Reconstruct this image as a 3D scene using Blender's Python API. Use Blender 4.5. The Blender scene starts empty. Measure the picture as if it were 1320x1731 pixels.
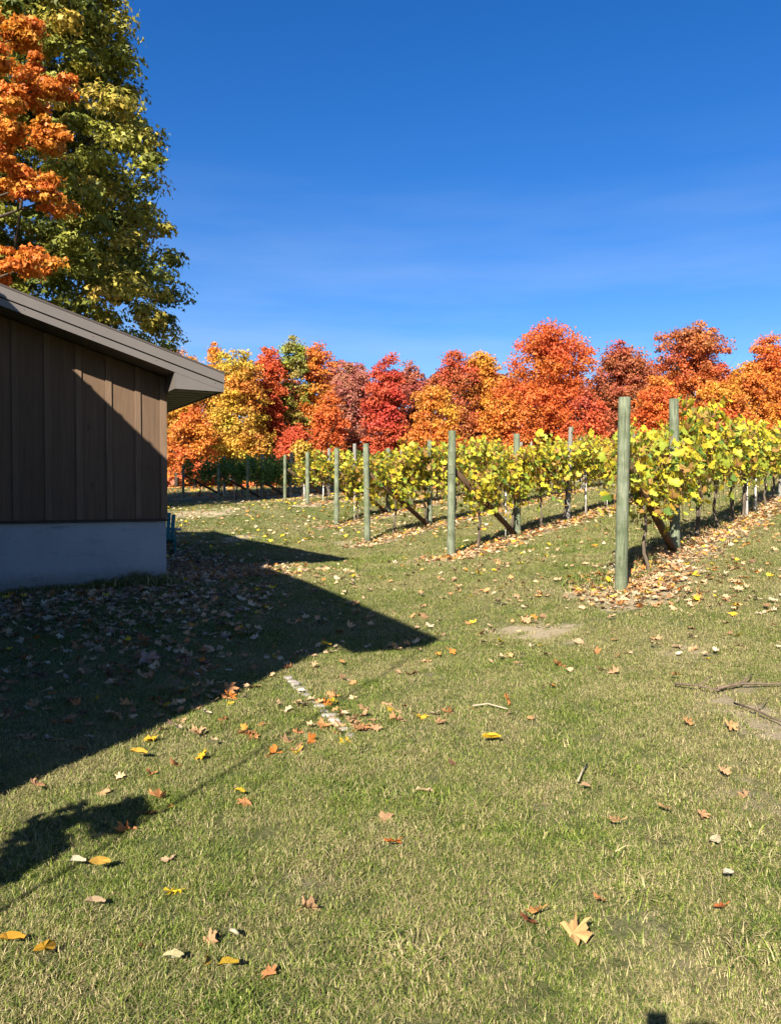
import bpy, math, random
import numpy as np
from mathutils import Vector, Matrix
R = math.radians
C = bpy.context.scene.collection
scn = bpy.context.scene

# ------------------------------------------------------------------ camera, sky, sun, exposure
F = 1300.0; CX = 660.0; CY = 865.5; HOR = 835.0; CAMZ = 1.55
PITCH = math.atan((CY - HOR) / F)
cd = bpy.data.cameras.new('camera'); cam = bpy.data.objects.new('camera', cd); C.objects.link(cam)
cam.location = (0, 0, CAMZ); cam.rotation_euler = (R(90) - PITCH, 0, 0)
cd.sensor_fit = 'VERTICAL'; cd.sensor_height = 36.0; cd.lens = F / 1731.0 * 36.0
cd.clip_start = 0.05; cd.clip_end = 3000
scn.camera = cam
SUN_EL = R(33.2); SX, SY = 0.339, 0.941          # light travels towards +SX, +SY
w = bpy.data.worlds.new('World'); scn.world = w; w.use_nodes = True
nt = w.node_tree; nt.nodes.clear()
sky = nt.nodes.new('ShaderNodeTexSky'); sky.sky_type = 'NISHITA'; sky.sun_disc = False
sky.sun_elevation = SUN_EL; sky.sun_rotation = math.atan2(-SX, -SY)
sky.air_density = 1.0; sky.dust_density = 0.9; sky.ozone_density = 4.0; sky.altitude = 300
hs = nt.nodes.new('ShaderNodeHueSaturation'); hs.inputs['Saturation'].default_value = 1.33; hs.inputs['Hue'].default_value = 0.5115; hs.inputs['Value'].default_value = 1.06
bg = nt.nodes.new('ShaderNodeBackground'); bg.inputs['Strength'].default_value = 0.05
wo = nt.nodes.new('ShaderNodeOutputWorld')
wtc = nt.nodes.new('ShaderNodeTexCoord'); wmp = nt.nodes.new('ShaderNodeMapping'); wmp.inputs['Scale'].default_value = (1.2, 1.2, 9); wmp.inputs['Rotation'].default_value = (0, R(7), 0)
wns = nt.nodes.new('ShaderNodeTexNoise'); wns.inputs['Scale'].default_value = 1.6; wns.inputs['Detail'].default_value = 7; wns.inputs['Roughness'].default_value = .55
wrp = nt.nodes.new('ShaderNodeValToRGB'); wrp.color_ramp.elements[0].position = .42; wrp.color_ramp.elements[1].position = .75
wsx = nt.nodes.new('ShaderNodeSeparateXYZ'); wzr = nt.nodes.new('ShaderNodeValToRGB'); e_ = wzr.color_ramp.elements
e_[0].position = .0; e_[0].color = (.50, .50, .50, 1); e_[1].position = .42; e_[1].color = (0, 0, 0, 1)
wml = nt.nodes.new('ShaderNodeMath'); wml.operation = 'MULTIPLY'; wmx = nt.nodes.new('ShaderNodeMix'); wmx.data_type = 'RGBA'; wmx.inputs[7].default_value = (4.2, 4.9, 6.2, 1)
nt.links.new(wtc.outputs['Generated'], wmp.inputs[0]); nt.links.new(wmp.outputs[0], wns.inputs[0]); nt.links.new(wns.outputs[0], wrp.inputs[0])
nt.links.new(wtc.outputs['Generated'], wsx.inputs[0]); nt.links.new(wsx.outputs[2], wzr.inputs[0]); nt.links.new(wrp.outputs[0], wml.inputs[0]); nt.links.new(wzr.outputs[0], wml.inputs[1])
nt.links.new(wml.outputs[0], wmx.inputs[0]); nt.links.new(hs.outputs[0], wmx.inputs[6])
nt.links.new(sky.outputs[0], hs.inputs['Color']); nt.links.new(wmx.outputs[2], bg.inputs[0]); nt.links.new(bg.outputs[0], wo.inputs[0])
ld = bpy.data.lights.new('sun', 'SUN'); ld.energy = 5.0; ld.angle = R(0.53); ld.color = (1.0, 0.93, 0.82)
sun = bpy.data.objects.new('sun', ld); C.objects.link(sun)
sun.rotation_euler = Vector((SX*math.cos(SUN_EL), SY*math.cos(SUN_EL), -math.sin(SUN_EL))).to_track_quat('-Z', 'Y').to_euler()
sun.location = (-20, -40, 40)
scn.view_settings.view_transform = 'Standard'; scn.view_settings.look = 'None'
scn.view_settings.exposure = 1.7; scn.view_settings.gamma = 1.0; scn.view_settings.use_curve_mapping = False
scn.render.engine = 'CYCLES'

rng = np.random.default_rng(7); random.seed(7)

# ------------------------------------------------------------------ helpers
def lin(*c):
    return tuple(((v/255.0)/12.92 if v/255.0 <= .04045 else ((v/255.0+.055)/1.055)**2.4) for v in c)

def tag(o, label=None, cat=None, group=None, kind=None):
    if label: o['label'] = label
    if cat: o['category'] = cat
    if group: o['group'] = group
    if kind: o['kind'] = kind
    return o

def empty(name, loc, rz=0, **k):
    o = bpy.data.objects.new(name, None); C.objects.link(o); o.location = loc; o.rotation_euler = (0, 0, rz)
    o.empty_display_size = .2
    return tag(o, **k)

def link(name, me, parent=None, **k):
    o = bpy.data.objects.new(name, me); C.objects.link(o)
    if parent: o.parent = parent
    return tag(o, **k)

class MB:
    def __init__(s): s.v = []; s.f = []
    def poly(s, pts, faces):
        b = len(s.v); s.v += [tuple(p) for p in pts]; s.f += [tuple(b+i for i in f) for f in faces]; return s
    def box(s, x0, x1, y0, y1, z0, z1):
        return s.poly([(x0,y0,z0),(x1,y0,z0),(x1,y1,z0),(x0,y1,z0),(x0,y0,z1),(x1,y0,z1),(x1,y1,z1),(x0,y1,z1)],
                      [(0,3,2,1),(4,5,6,7),(0,1,5,4),(1,2,6,5),(2,3,7,6),(3,0,4,7)])
    def prism_y(s, prof, y0, y1):         # prof: list of (x, z) counterclockwise seen from -y
        n = len(prof)
        pts = [(x, y0, z) for x, z in prof] + [(x, y1, z) for x, z in prof]
        fs = [tuple(range(n)), tuple(range(2*n-1, n-1, -1))] + [(i, i+n, (i+1) % n+n, (i+1) % n) for i in range(n)]
        return s.poly(pts, fs)
    def tube(s, pts, rad, n=8, jit=0):
        pts = [Vector(p) for p in pts]; m = len(pts)
        if not hasattr(rad, '__len__'): rad = [rad]*m
        up = Vector((0, 0, 1)); ring = []
        for i, p in enumerate(pts):
            t = (pts[min(i+1, m-1)] - pts[max(i-1, 0)]).normalized()
            a = t.cross(up if abs(t.z) < .9 else Vector((1, 0, 0))).normalized(); b = t.cross(a)
            ring.append([p + (a*math.cos(6.28318*k/n) + b*math.sin(6.28318*k/n))*rad[i]*(1+random.uniform(-jit, jit)) for k in range(n)])
        b0 = len(s.v)
        for r in ring: s.v += [tuple(q) for q in r]
        for i in range(m-1):
            for k in range(n):
                s.f.append((b0+i*n+k, b0+i*n+(k+1) % n, b0+(i+1)*n+(k+1) % n, b0+(i+1)*n+k))
        s.f.append(tuple(b0+k for k in range(n-1, -1, -1))); s.f.append(tuple(b0+(m-1)*n+k for k in range(n)))
        return s
    def mesh(s, name, mat, smooth=False, bevel=0):
        me = bpy.data.meshes.new(name); me.from_pydata(s.v, [], s.f); me.materials.append(mat); me.update()
        if smooth: me.polygons.foreach_set('use_smooth', [True]*len(me.polygons))
        import bmesh
        bm = bmesh.new(); bm.from_mesh(me); bmesh.ops.recalc_face_normals(bm, faces=bm.faces)
        if bevel:
            bmesh.ops.bevel(bm, geom=[e for e in bm.edges], offset=bevel, segments=1, affect='EDGES', clamp_overlap=True)
        bm.to_mesh(me); bm.free()
        return me
    def build(s, name, mat, parent=None, smooth=False, bevel=0, **k):
        return link(name, s.mesh(name, mat, smooth, bevel), parent, **k)

# ------------------------------------------------------------------ materials
def newmat(name):
    m = bpy.data.materials.new(name); m.use_nodes = True; n = m.node_tree; n.nodes.clear()
    return m, n, n.nodes, n.links
def N(n, t, **k):
    o = n.nodes.new(t)
    for a, b in k.items(): setattr(o, a, b)
    return o
def ramp(n, stops):
    r = N(n, 'ShaderNodeValToRGB'); e = r.color_ramp.elements
    while len(e) < len(stops): e.new(.5)
    for q, (p, c) in zip(e, stops):
        q.position = p; q.color = (c[0], c[1], c[2], 1) if len(c) == 3 else c
    return r
def mixc(n, fac, a, b, mode='MIX'):
    m = N(n, 'ShaderNodeMix', data_type='RGBA', blend_type=mode)
    for s, v in ((m.inputs[0], fac), (m.inputs[6], a), (m.inputs[7], b)):
        if isinstance(v, bpy.types.NodeSocket): n.links.new(v, s)
        elif isinstance(v, (int, float)): s.default_value = v
        else: s.default_value = (v[0], v[1], v[2], 1)
    return m.outputs[2]
def noise(n, vec, scale, detail=4, rough=.6, out='Fac'):
    t = N(n, 'ShaderNodeTexNoise'); t.inputs['Scale'].default_value = scale; t.inputs['Detail'].default_value = detail
    t.inputs['Roughness'].default_value = rough
    if vec is not None: n.links.new(vec, t.inputs['Vector'])
    return t.outputs[0] if out == 'Fac' else t.outputs[1]
def mapping(n, vec, scale):
    m = N(n, 'ShaderNodeMapping'); m.inputs['Scale'].default_value = scale; n.links.new(vec, m.inputs['Vector']); return m.outputs[0]
def math_(n, op, a, b=0.5, clamp=False):
    m = N(n, 'ShaderNodeMath', operation=op, use_clamp=clamp)
    for s, v in ((m.inputs[0], a), (m.inputs[1], b)):
        if isinstance(v, bpy.types.NodeSocket): n.links.new(v, s)
        else: s.default_value = v
    return m.outputs[0]
def finish(n, col, rough=.8, bump=None, bd=.01, bs=1.0, spec=.3, metal=0):
    p = N(n, 'ShaderNodeBsdfPrincipled'); o = N(n, 'ShaderNodeOutputMaterial')
    if isinstance(col, bpy.types.NodeSocket): n.links.new(col, p.inputs['Base Color'])
    else: p.inputs['Base Color'].default_value = (*col, 1)
    if isinstance(rough, bpy.types.NodeSocket): n.links.new(rough, p.inputs['Roughness'])
    else: p.inputs['Roughness'].default_value = rough
    p.inputs['Specular IOR Level'].default_value = spec; p.inputs['Metallic'].default_value = metal
    if bump is not None:
        b = N(n, 'ShaderNodeBump'); b.inputs['Distance'].default_value = bd; b.inputs['Strength'].default_value = bs
        n.links.new(bump, b.inputs['Height']); n.links.new(b.outputs[0], p.inputs['Normal'])
    n.links.new(p.outputs[0], o.inputs[0]); return p

def simple(name, col, rough=.7, var=.25, scale=8, bump=.3, bd=.004, spec=.3, metal=0, stretch=(1, 1, 1), sc=.5):
    col = tuple(c*sc for c in col)
    m, n, _, L = newmat(name)
    tc = N(n, 'ShaderNodeTexCoord'); v = mapping(n, tc.outputs['Object'], stretch)
    f = noise(n, v, scale, 6)
    lo = tuple(c*(1-var) for c in col); hi = tuple(min(1, c*(1+var)) for c in col)
    r = ramp(n, [(.3, lo), (.7, hi)]); L.new(f, r.inputs[0])
    finish(n, r.outputs[0], rough, noise(n, v, scale*5, 5), bd, bump, spec, metal)
    return m

def leaf_mat(name, sc=.72, trans=.35, rough=.55, use_obj=False, veins=False):
    m, n, _, L = newmat(name)
    if use_obj:
        oi = N(n, 'ShaderNodeObjectInfo'); col = oi.outputs['Color']
    else:
        a = N(n, 'ShaderNodeAttribute', attribute_name='col'); col = a.outputs['Color']
    col = mixc(n, 1.0, col, (sc, sc, sc), 'MULTIPLY')
    tc = N(n, 'ShaderNodeTexCoord')
    if veins:
        f = noise(n, tc.outputs['Object'], 35, 5)
        col = mixc(n, math_(n, 'MULTIPLY', f, .75, True), col, mixc(n, 1.0, col, (.62, .42, .3), 'MULTIPLY'))
    p = N(n, 'ShaderNodeBsdfPrincipled'); p.inputs['Roughness'].default_value = rough; p.inputs['Specular IOR Level'].default_value = .25
    t = N(n, 'ShaderNodeBsdfTranslucent'); mx = N(n, 'ShaderNodeMixShader'); mx.inputs[0].default_value = trans
    L.new(col, p.inputs['Base Color']); L.new(col, t.inputs[0])
    if veins:
        b = N(n, 'ShaderNodeBump'); b.inputs['Distance'].default_value = .004
        L.new(noise(n, tc.outputs['Object'], 60, 3), b.inputs['Height']); L.new(b.outputs[0], p.inputs['Normal'])
    o = N(n, 'ShaderNodeOutputMaterial')
    L.new(p.outputs[0], mx.inputs[1]); L.new(t.outputs[0], mx.inputs[2]); L.new(mx.outputs[0], o.inputs[0])
    return m

M = {}
M['leaf'] = leaf_mat('tree leaves'); M['vine_leaf'] = leaf_mat('vine leaves', sc=.70, trans=.4, rough=.5)
M['litter'] = leaf_mat('dry leaves', sc=.74, trans=.12, rough=.75)
M['one_leaf'] = leaf_mat('single fallen leaf', sc=.72, trans=.15, rough=.6, use_obj=True, veins=True)
M['bark'] = simple('maple bark', (.13, .10, .075), .9, .4, 6, .8, .03, .1, stretch=(1, 1, .25))
M['vinebark'] = simple('vine bark', (.20, .155, .11), .9, .45, 25, .8, .006, .1, stretch=(1, 1, .2))
M['cane'] = simple('reddish brown vine cane', (.34, .17, .09), .8, .35, 20, .3, .002)
M['stake'] = simple('weathered pale stake', (.66, .62, .54), .8, .25, 20, .3, .002, sc=.85)
M['wire'] = simple('galvanised wire', (.35, .34, .32), .45, .2, 20, .1, .001, .5, .8)
M['brace'] = simple('brown stained brace timber', (.135, .075, .038), .8, .4, 9, .6, .004, stretch=(1, 1, .2))
M['metal'] = simple('taupe coated metal trim', (.215, .185, .16), .42, .06, 2.5, .05, .002, .5)
M['metal_dark'] = simple('dark seam metal', (.035, .03, .028), .6, .2, 5, .1, .002)
M['soffit'] = simple('ribbed soffit panel', (.27, .235, .19), .45, .10, 3, .1, .002, .5)
M['roof'] = simple('brown metal roofing', (.12, .09, .07), .4, .15, 2, .1, .003, .5)
M['teal'] = simple('teal painted slat', (.03, .30, .32), .5, .15, 12, .2, .002)
M['stone'] = simple('pale edging stone', (.50, .44, .37), .85, .3, 14, .6, .008)
M['twig'] = simple('grey brown twig', (.20, .14, .10), .9, .4, 40, .6, .002)
M['straw'] = simple('bleached straw stick', (.50, .42, .27), .8, .25, 40, .3, .001)
M['screw'] = simple('steel fastener', (.30, .29, .28), .4, .1, 20, .1, .001, .5, .8)

def siding(name, base, seedmul=1.0):
    m, n, _, L = newmat(name)
    tc = N(n, 'ShaderNodeTexCoord'); oi = N(n, 'ShaderNodeObjectInfo')
    off = N(n, 'ShaderNodeVectorMath', operation='ADD'); cmb = N(n, 'ShaderNodeCombineXYZ')
    L.new(math_(n, 'MULTIPLY', oi.outputs['Random'], 37.0), cmb.inputs[0]); L.new(math_(n, 'MULTIPLY', oi.outputs['Random'], 91.0), cmb.inputs[2])
    L.new(tc.outputs['Object'], off.inputs[0]); L.new(cmb.outputs[0], off.inputs[1])
    v = off.outputs[0]
    g = noise(n, mapping(n, v, (14, 14, .6)), 3, 8, .7)
    blot = noise(n, v, 2.2, 4)
    r = ramp(n, [(.25, tuple(c*.62 for c in base)), (.5, base), (.8, tuple(c*1.45 for c in base))]); L.new(g, r.inputs[0])
    col = mixc(n, math_(n, 'MULTIPLY', blot, .6), r.outputs[0], mixc(n, 1.0, r.outputs[0], (.7, .66, .62), 'MULTIPLY'))
    # knots: few dark ovals with rings
    vo = N(n, 'ShaderNodeTexVoronoi'); vo.inputs['Scale'].default_value = 1.6; L.new(mapping(n, v, (1.5, 1.5, .8)), vo.inputs['Vector'])
    kn = ramp(n, [(.0, (1, 1, 1)), (.035, (1, 1, 1)), (.06, (.1, .1, .1)), (.075, (.5, .5, .5)), (.10, (0, 0, 0))]); L.new(vo.outputs['Distance'], kn.inputs[0])
    col = mixc(n, math_(n, 'MULTIPLY', kn.outputs[0], .6), col, tuple(c*.35 for c in base))
    col = mixc(n, math_(n, 'MULTIPLY', oi.outputs['Random'], .55), col, tuple(c*.55 for c in base))
    h = math_(n, 'SUBTRACT', g, math_(n, 'MULTIPLY', kn.outputs[0], .3))
    finish(n, col, .75, h, .006, .8, .2); return m
M['board'] = siding('brown stained vertical board', (.130, .082, .050))
M['batten'] = siding('brown stained batten', (.150, .098, .062))

def postmat():
    m, n, _, L = newmat('green treated round timber')
    tc = N(n, 'ShaderNodeTexCoord'); oi = N(n, 'ShaderNodeObjectInfo')
    cmb = N(n, 'ShaderNodeCombineXYZ'); L.new(math_(n, 'MULTIPLY', oi.outputs['Random'], 50.0), cmb.inputs[2])
    off = N(n, 'ShaderNodeVectorMath', operation='ADD'); L.new(tc.outputs['Object'], off.inputs[0]); L.new(cmb.outputs[0], off.inputs[1]); v = off.outputs[0]
    g = noise(n, mapping(n, v, (22, 22, 2.2)), 2, 8, .75)
    r = ramp(n, [(.28, (.055, .068, .042)), (.45, (.115, .132, .086)), (.60, (.175, .186, .128)), (.8, (.29, .285, .20))]); L.new(g, r.inputs[0])
    b = noise(n, v, 3.5, 5)
    rb = ramp(n, [(.4, (1, 1, 1)), (.7, (.78, .84, .70))]); L.new(b, rb.inputs[0])
    col = mixc(n, 1.0, r.outputs[0], rb.outputs[0], 'MULTIPLY')
    # bands left by the peeler
    wv = noise(n, mapping(n, v, (1.5, 1.5, 16)), 2.0, 5, .7)
    rw = ramp(n, [(.56, (0, 0, 0)), (.66, (1, 1, 1))]); L.new(wv, rw.inputs[0])
    col = mixc(n, math_(n, 'MULTIPLY', rw.outputs[0], .4), col, (.20, .19, .135))
    vo = N(n, 'ShaderNodeTexVoronoi'); vo.inputs['Scale'].default_value = 4.2; L.new(v, vo.inputs['Vector'])
    kn = ramp(n, [(.0, (1, 1, 1)), (.05, (1, 1, 1)), (.075, (0, 0, 0))]); L.new(vo.outputs['Distance'], kn.inputs[0])
    col = mixc(n, math_(n, 'MULTIPLY', kn.outputs[0], .7), col, (.26, .22, .14))
    ck = noise(n, mapping(n, v, (34, 34, .9)), 1.6, 3, .5); rc = ramp(n, [(.61, (0, 0, 0)), (.655, (1, 1, 1))]); L.new(ck, rc.inputs[0])
    col = mixc(n, math_(n, 'MULTIPLY', rc.outputs[0], .75), col, (.04, .045, .03))
    dk = noise(n, mapping(n, v, (1, 1, 2.2)), 1.7, 4); rd_ = ramp(n, [(.45, (1, 1, 1)), (.68, (.60, .62, .55))]); L.new(dk, rd_.inputs[0])
    col = mixc(n, 1.0, col, rd_.outputs[0], 'MULTIPLY')
    finish(n, col, .85, g, .012, 1.0, .15); return m
M['post'] = postmat()
def greypost():
    m, n, _, L = newmat('weathered grey timber')
    tc = N(n, 'ShaderNodeTexCoord'); g = noise(n, mapping(n, tc.outputs['Object'], (25, 25, 2)), 2, 8, .75)
    r = ramp(n, [(.3, (.06, .055, .045)), (.5, (.17, .16, .135)), (.8, (.30, .285, .25))]); L.new(g, r.inputs[0])
    vo = N(n, 'ShaderNodeTexVoronoi'); vo.inputs['Scale'].default_value = 3.2; L.new(mapping(n, tc.outputs['Object'], (2, 2, 1)), vo.inputs['Vector'])
    kn = ramp(n, [(.08, (1, 1, 1)), (.14, (0, 0, 0))]); L.new(vo.outputs['Distance'], kn.inputs[0])
    col = mixc(n, math_(n, 'MULTIPLY', kn.outputs[0], .85), r.outputs[0], (.02, .018, .015))
    finish(n, col, .9, g, .01, .8, .1); return m
M['greypost'] = greypost()

def concrete():
    m, n, _, L = newmat('parged pale concrete')
    tc = N(n, 'ShaderNodeTexCoord'); v = tc.outputs['Object']
    a = noise(n, v, 1.3, 6); b = noise(n, mapping(n, v, (2, 2, 1)), 5, 8, .7)
    r = ramp(n, [(.3, (.24, .255, .27)), (.6, (.30, .315, .325))]); L.new(a, r.inputs[0])
    # darker trowel scuffs, running obliquely
    mp = N(n, 'ShaderNodeMapping'); mp.inputs['Rotation'].default_value = (0, R(35), 0); mp.inputs['Scale'].default_value = (1.2, 1, 5); L.new(v, mp.inputs['Vector'])
    s = noise(n, mp.outputs[0], 1.6, 7, .75); rs = ramp(n, [(.56, (0, 0, 0)), (.64, (1, 1, 1))]); L.new(s, rs.inputs[0])
    col = mixc(n, math_(n, 'MULTIPLY', rs.outputs[0], .55), r.outputs[0], (.11, .12, .13))
    hl = noise(n, mapping(n, v, (.8, .8, 9)), 2, 6); rl = ramp(n, [(.6, (0, 0, 0)), (.7, (1, 1, 1))]); L.new(hl, rl.inputs[0])
    col = mixc(n, math_(n, 'MULTIPLY', rl.outputs[0], .25), col, (.27, .28, .28))
    sz = N(n, 'ShaderNodeSeparateXYZ'); L.new(v, sz.inputs[0])
    spl = math_(n, 'MULTIPLY', math_(n, 'SUBTRACT', math_(n, 'ADD', .36, math_(n, 'MULTIPLY', b, .25)), sz.outputs[2]), 5, True)
    col = mixc(n, math_(n, 'MULTIPLY', spl, .5), col, (.10, .085, .06))
    finish(n, col, .9, b, .012, .6, .2); return m
M['concrete'] = concrete()

# ------------------------------------------------------------------ terrain
ROWD = np.array([.552, .834]); ROWN = np.array([.834, -.552])      # along the rows, across them (towards the camera side)
CP = [(0,0,0),(-3,1,0),(0,3,0),(.5,8.15,0),(-2.1,4.15,0),(2.91,9.7,.32),(1.17,14.9,.32),(-.57,19,.34),(-1.7,24.2,.55),
      (4.45,12.03,.67),(8.1,17.5,1.02),(2.89,17.5,.61),(4.63,20.1,.854),(1.10,21.5,.673),(-.08,26.6,.88),
      (-3.1,29,1.17),(-4.5,33,1.27),(-6.7,36,1.19),(-8.3,37,1.18),(-11,41,1.3),(-3.44,11.8,.19),(-5.41,10.66,.14),
      (-5.4,19,.13),(-.87,16.1,.15),(-4.9,23,.35),(-2.2,14,.15),(2,4,.04),(3.6,7,.16),(5.2,8,.30),
      (0,60,2.3),(-40,60,1.5),(40,60,4.5),(20,30,2.4),(12,22,1.5),(-20,20,.2),(-20,0,0),(10,0,.3),(15,10,1.1),
      (0,-15,0),(30,-10,1),(-40,-10,0),(-60,30,0),(60,30,4),(-10,30,.8),(0,100,3),(60,100,6),(-60,100,2.2),(10,40,2.2),(0,45,1.8)]
CP = np.array(CP, float)
def _phi(r): return np.where(r > 1e-9, r*r*np.log(np.maximum(r, 1e-9)), 0)
_n = len(CP); _K = _phi(np.linalg.norm(CP[:, None, :2]-CP[None, :, :2], axis=2)) + np.eye(_n)*.6
_P = np.c_[np.ones(_n), CP[:, :2]]
_A = np.block([[_K, _P], [_P.T, np.zeros((3, 3))]]); _W = np.linalg.solve(_A, np.r_[CP[:, 2], 0, 0, 0])
def H(x, y):
    x = np.clip(np.asarray(x, float), -60, 60); y = np.clip(np.asarray(y, float), -15, 100)
    sh = np.broadcast(x, y).shape; x = np.broadcast_to(x, sh).ravel(); y = np.broadcast_to(y, sh).ravel()
    out = _W[_n] + _W[_n+1]*x + _W[_n+2]*y
    for i in range(_n): out += _W[i]*_phi(np.hypot(x-CP[i, 0], y-CP[i, 1]))
    return out.reshape(sh)
def hz(x, y): return float(H(x, y))
def ray(px, py):
    a = (px-CX)/F; b = (CY-py)/F; c, s = math.cos(PITCH), math.sin(PITCH)
    return np.array([a, c + b*s, -s + b*c])
def ground_at(px, py):                                   # where the photograph's sight line meets the ground
    d = ray(px, py); t = 1.0
    while t < 200:
        if CAMZ + d[2]*t < hz(d[0]*t, d[1]*t): break
        t *= 1.01
    return d[0]*t, d[1]*t
def at(px, Y): return (px-CX)/F*Y                        # x of a column at depth Y
def ztop(py, Y): d = ray(660, py); return CAMZ + d[2]/d[1]*Y

ROWS = [  # end post: x, y, post height, post top pixel
    ('first', 2.91, 9.70, 672), ('second', 1.17, 14.9, 728), ('third', -.57, 19.0, 750), ('fourth', -1.70, 24.2, 757),
    ('fifth', -3.12, 29.0, 764), ('sixth', -4.52, 33.0, 769), ('seventh', at(419, 36), 36, 778), ('eighth', at(370, 37.5), 37.5, 784), ('ninth', at(310, 41), 41, 787)]

PATCH = []   # bare or dry spots: (x, y, rx, ry, strength)
for px, py, wx, wy, s in [(900,1070,75,12,.95),(960,1085,30,8,.6),(930,1375,55,26,.42),(1095,1412,60,22,.42),(870,1305,50,22,.3),(1285,1225,60,45,.9),
        (480,1500,85,38,.45),(1150,1103,60,16,.6),(1100,1560,110,40,.4),(1150,1650,110,45,.45),(335,868,70,7,.9),(1270,1345,60,40,.5),
        (1040,1000,95,16,.95),(720,1150,40,14,.45),(700,1230,60,30,.3),(960,1250,60,20,.4),(600,918,40,5,.9),(760,945,60,7,.8),(570,905,20,4,.6),(400,912,32,5,.8),
        (445,955,15,8,.6),(1230,1165,80,12,.5),(1010,1130,70,10,.35),(1080,1300,60,20,.35),(1000,1200,50,12,.35),(1180,1500,60,20,.4),(1250,1600,50,25,.4),(880,1440,50,14,.3),(400,1400,60,16,.25),(860,1030,40,5,.4),(500,1165,22,25,.5),(560,1215,25,30,.5),(780,1330,60,25,.3),(1000,1480,60,18,.25)]:
    x, y = ground_at(px, py); x1, y1 = ground_at(px+wx, py); xa, ya = ground_at(px, py+wy); xb, yb = ground_at(px, max(py-wy, 846))
    PATCH.append((x, y, abs(x1-x)*1.15, max(.12, (yb-ya)/2*1.3), min(1, s*1.25)))
def sn(x, y, k, s=0): return (np.sin(x*k+s)*np.cos(y*k*1.31+s*2) + np.sin((x+y)*k*.57+1.3*s) + np.sin((x*.8-y*1.1)*k*1.9+s))/3
def dirt(x, y):
    d = np.zeros(np.broadcast(x, y).shape)
    wob = .38*sn(x, y, 5, 1) + .32*sn(x, y, 13, 2) + .2*sn(x, y, 29, 4)
    for a, b, rx, ry, s in PATCH:
        q = np.hypot((x-a)/rx, (y-b)/ry) + wob
        d = np.maximum(d, s*np.clip(1.5-q*1.15, 0, 1))
    for _, ex, ey, _p in ROWS:
        t = (x-ex)*ROWD[0] + (y-ey)*ROWD[1]; q = (x-ex)*ROWN[0] + (y-ey)*ROWN[1] - .1
        e = np.abs(q)/(.62) + .9*wob + np.clip(-t-.4, 0, 9)*1.5
        d = np.maximum(d, .92*np.clip(1.8-e*1.3, 0, 1))
    return d

def axis(lo, a, b, hi, step, g):
    v = list(np.arange(a, b, step)); s = step; x = b
    while x < hi: v.append(x); s *= g; x += s
    v.append(hi); s = step; x = a
    while x > lo: s *= g; x -= s; v.insert(0, max(x, lo))
    return np.array(v)
gx = axis(-700, -9, 11, 700, .11, 1.055); gy = axis(-300, -1, 27, 1200, .12, 1.045)
XX, YY = np.meshgrid(gx, gy); ZZ = H(XX, YY) + .012*sn(XX, YY, 2.3) + .006*sn(XX, YY, 7, 3)
DD = dirt(XX, YY)
def gridmesh(name, X, Y, Z, mat, attrs):
    ny, nx = X.shape; me = bpy.data.meshes.new(name)
    idx = np.arange(nx*ny).reshape(ny, nx)
    q = np.stack([idx[:-1, :-1], idx[:-1, 1:], idx[1:, 1:], idx[1:, :-1]], -1).reshape(-1, 4)
    me.vertices.add(nx*ny); me.vertices.foreach_set('co', np.stack([X, Y, Z], -1).ravel())
    me.loops.add(q.size); me.loops.foreach_set('vertex_index', q.ravel().astype(np.int32))
    me.polygons.add(len(q)); me.polygons.foreach_set('loop_start', np.arange(0, q.size, 4, dtype=np.int32))
    me.polygons.foreach_set('use_smooth', np.ones(len(q), bool))
    me.update(calc_edges=True)
    for a, v in attrs.items():
        t = me.attributes.new(a, 'FLOAT', 'POINT'); t.data.foreach_set('value', v.ravel().astype(np.float32))
    me.materials.append(mat); return me

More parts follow.
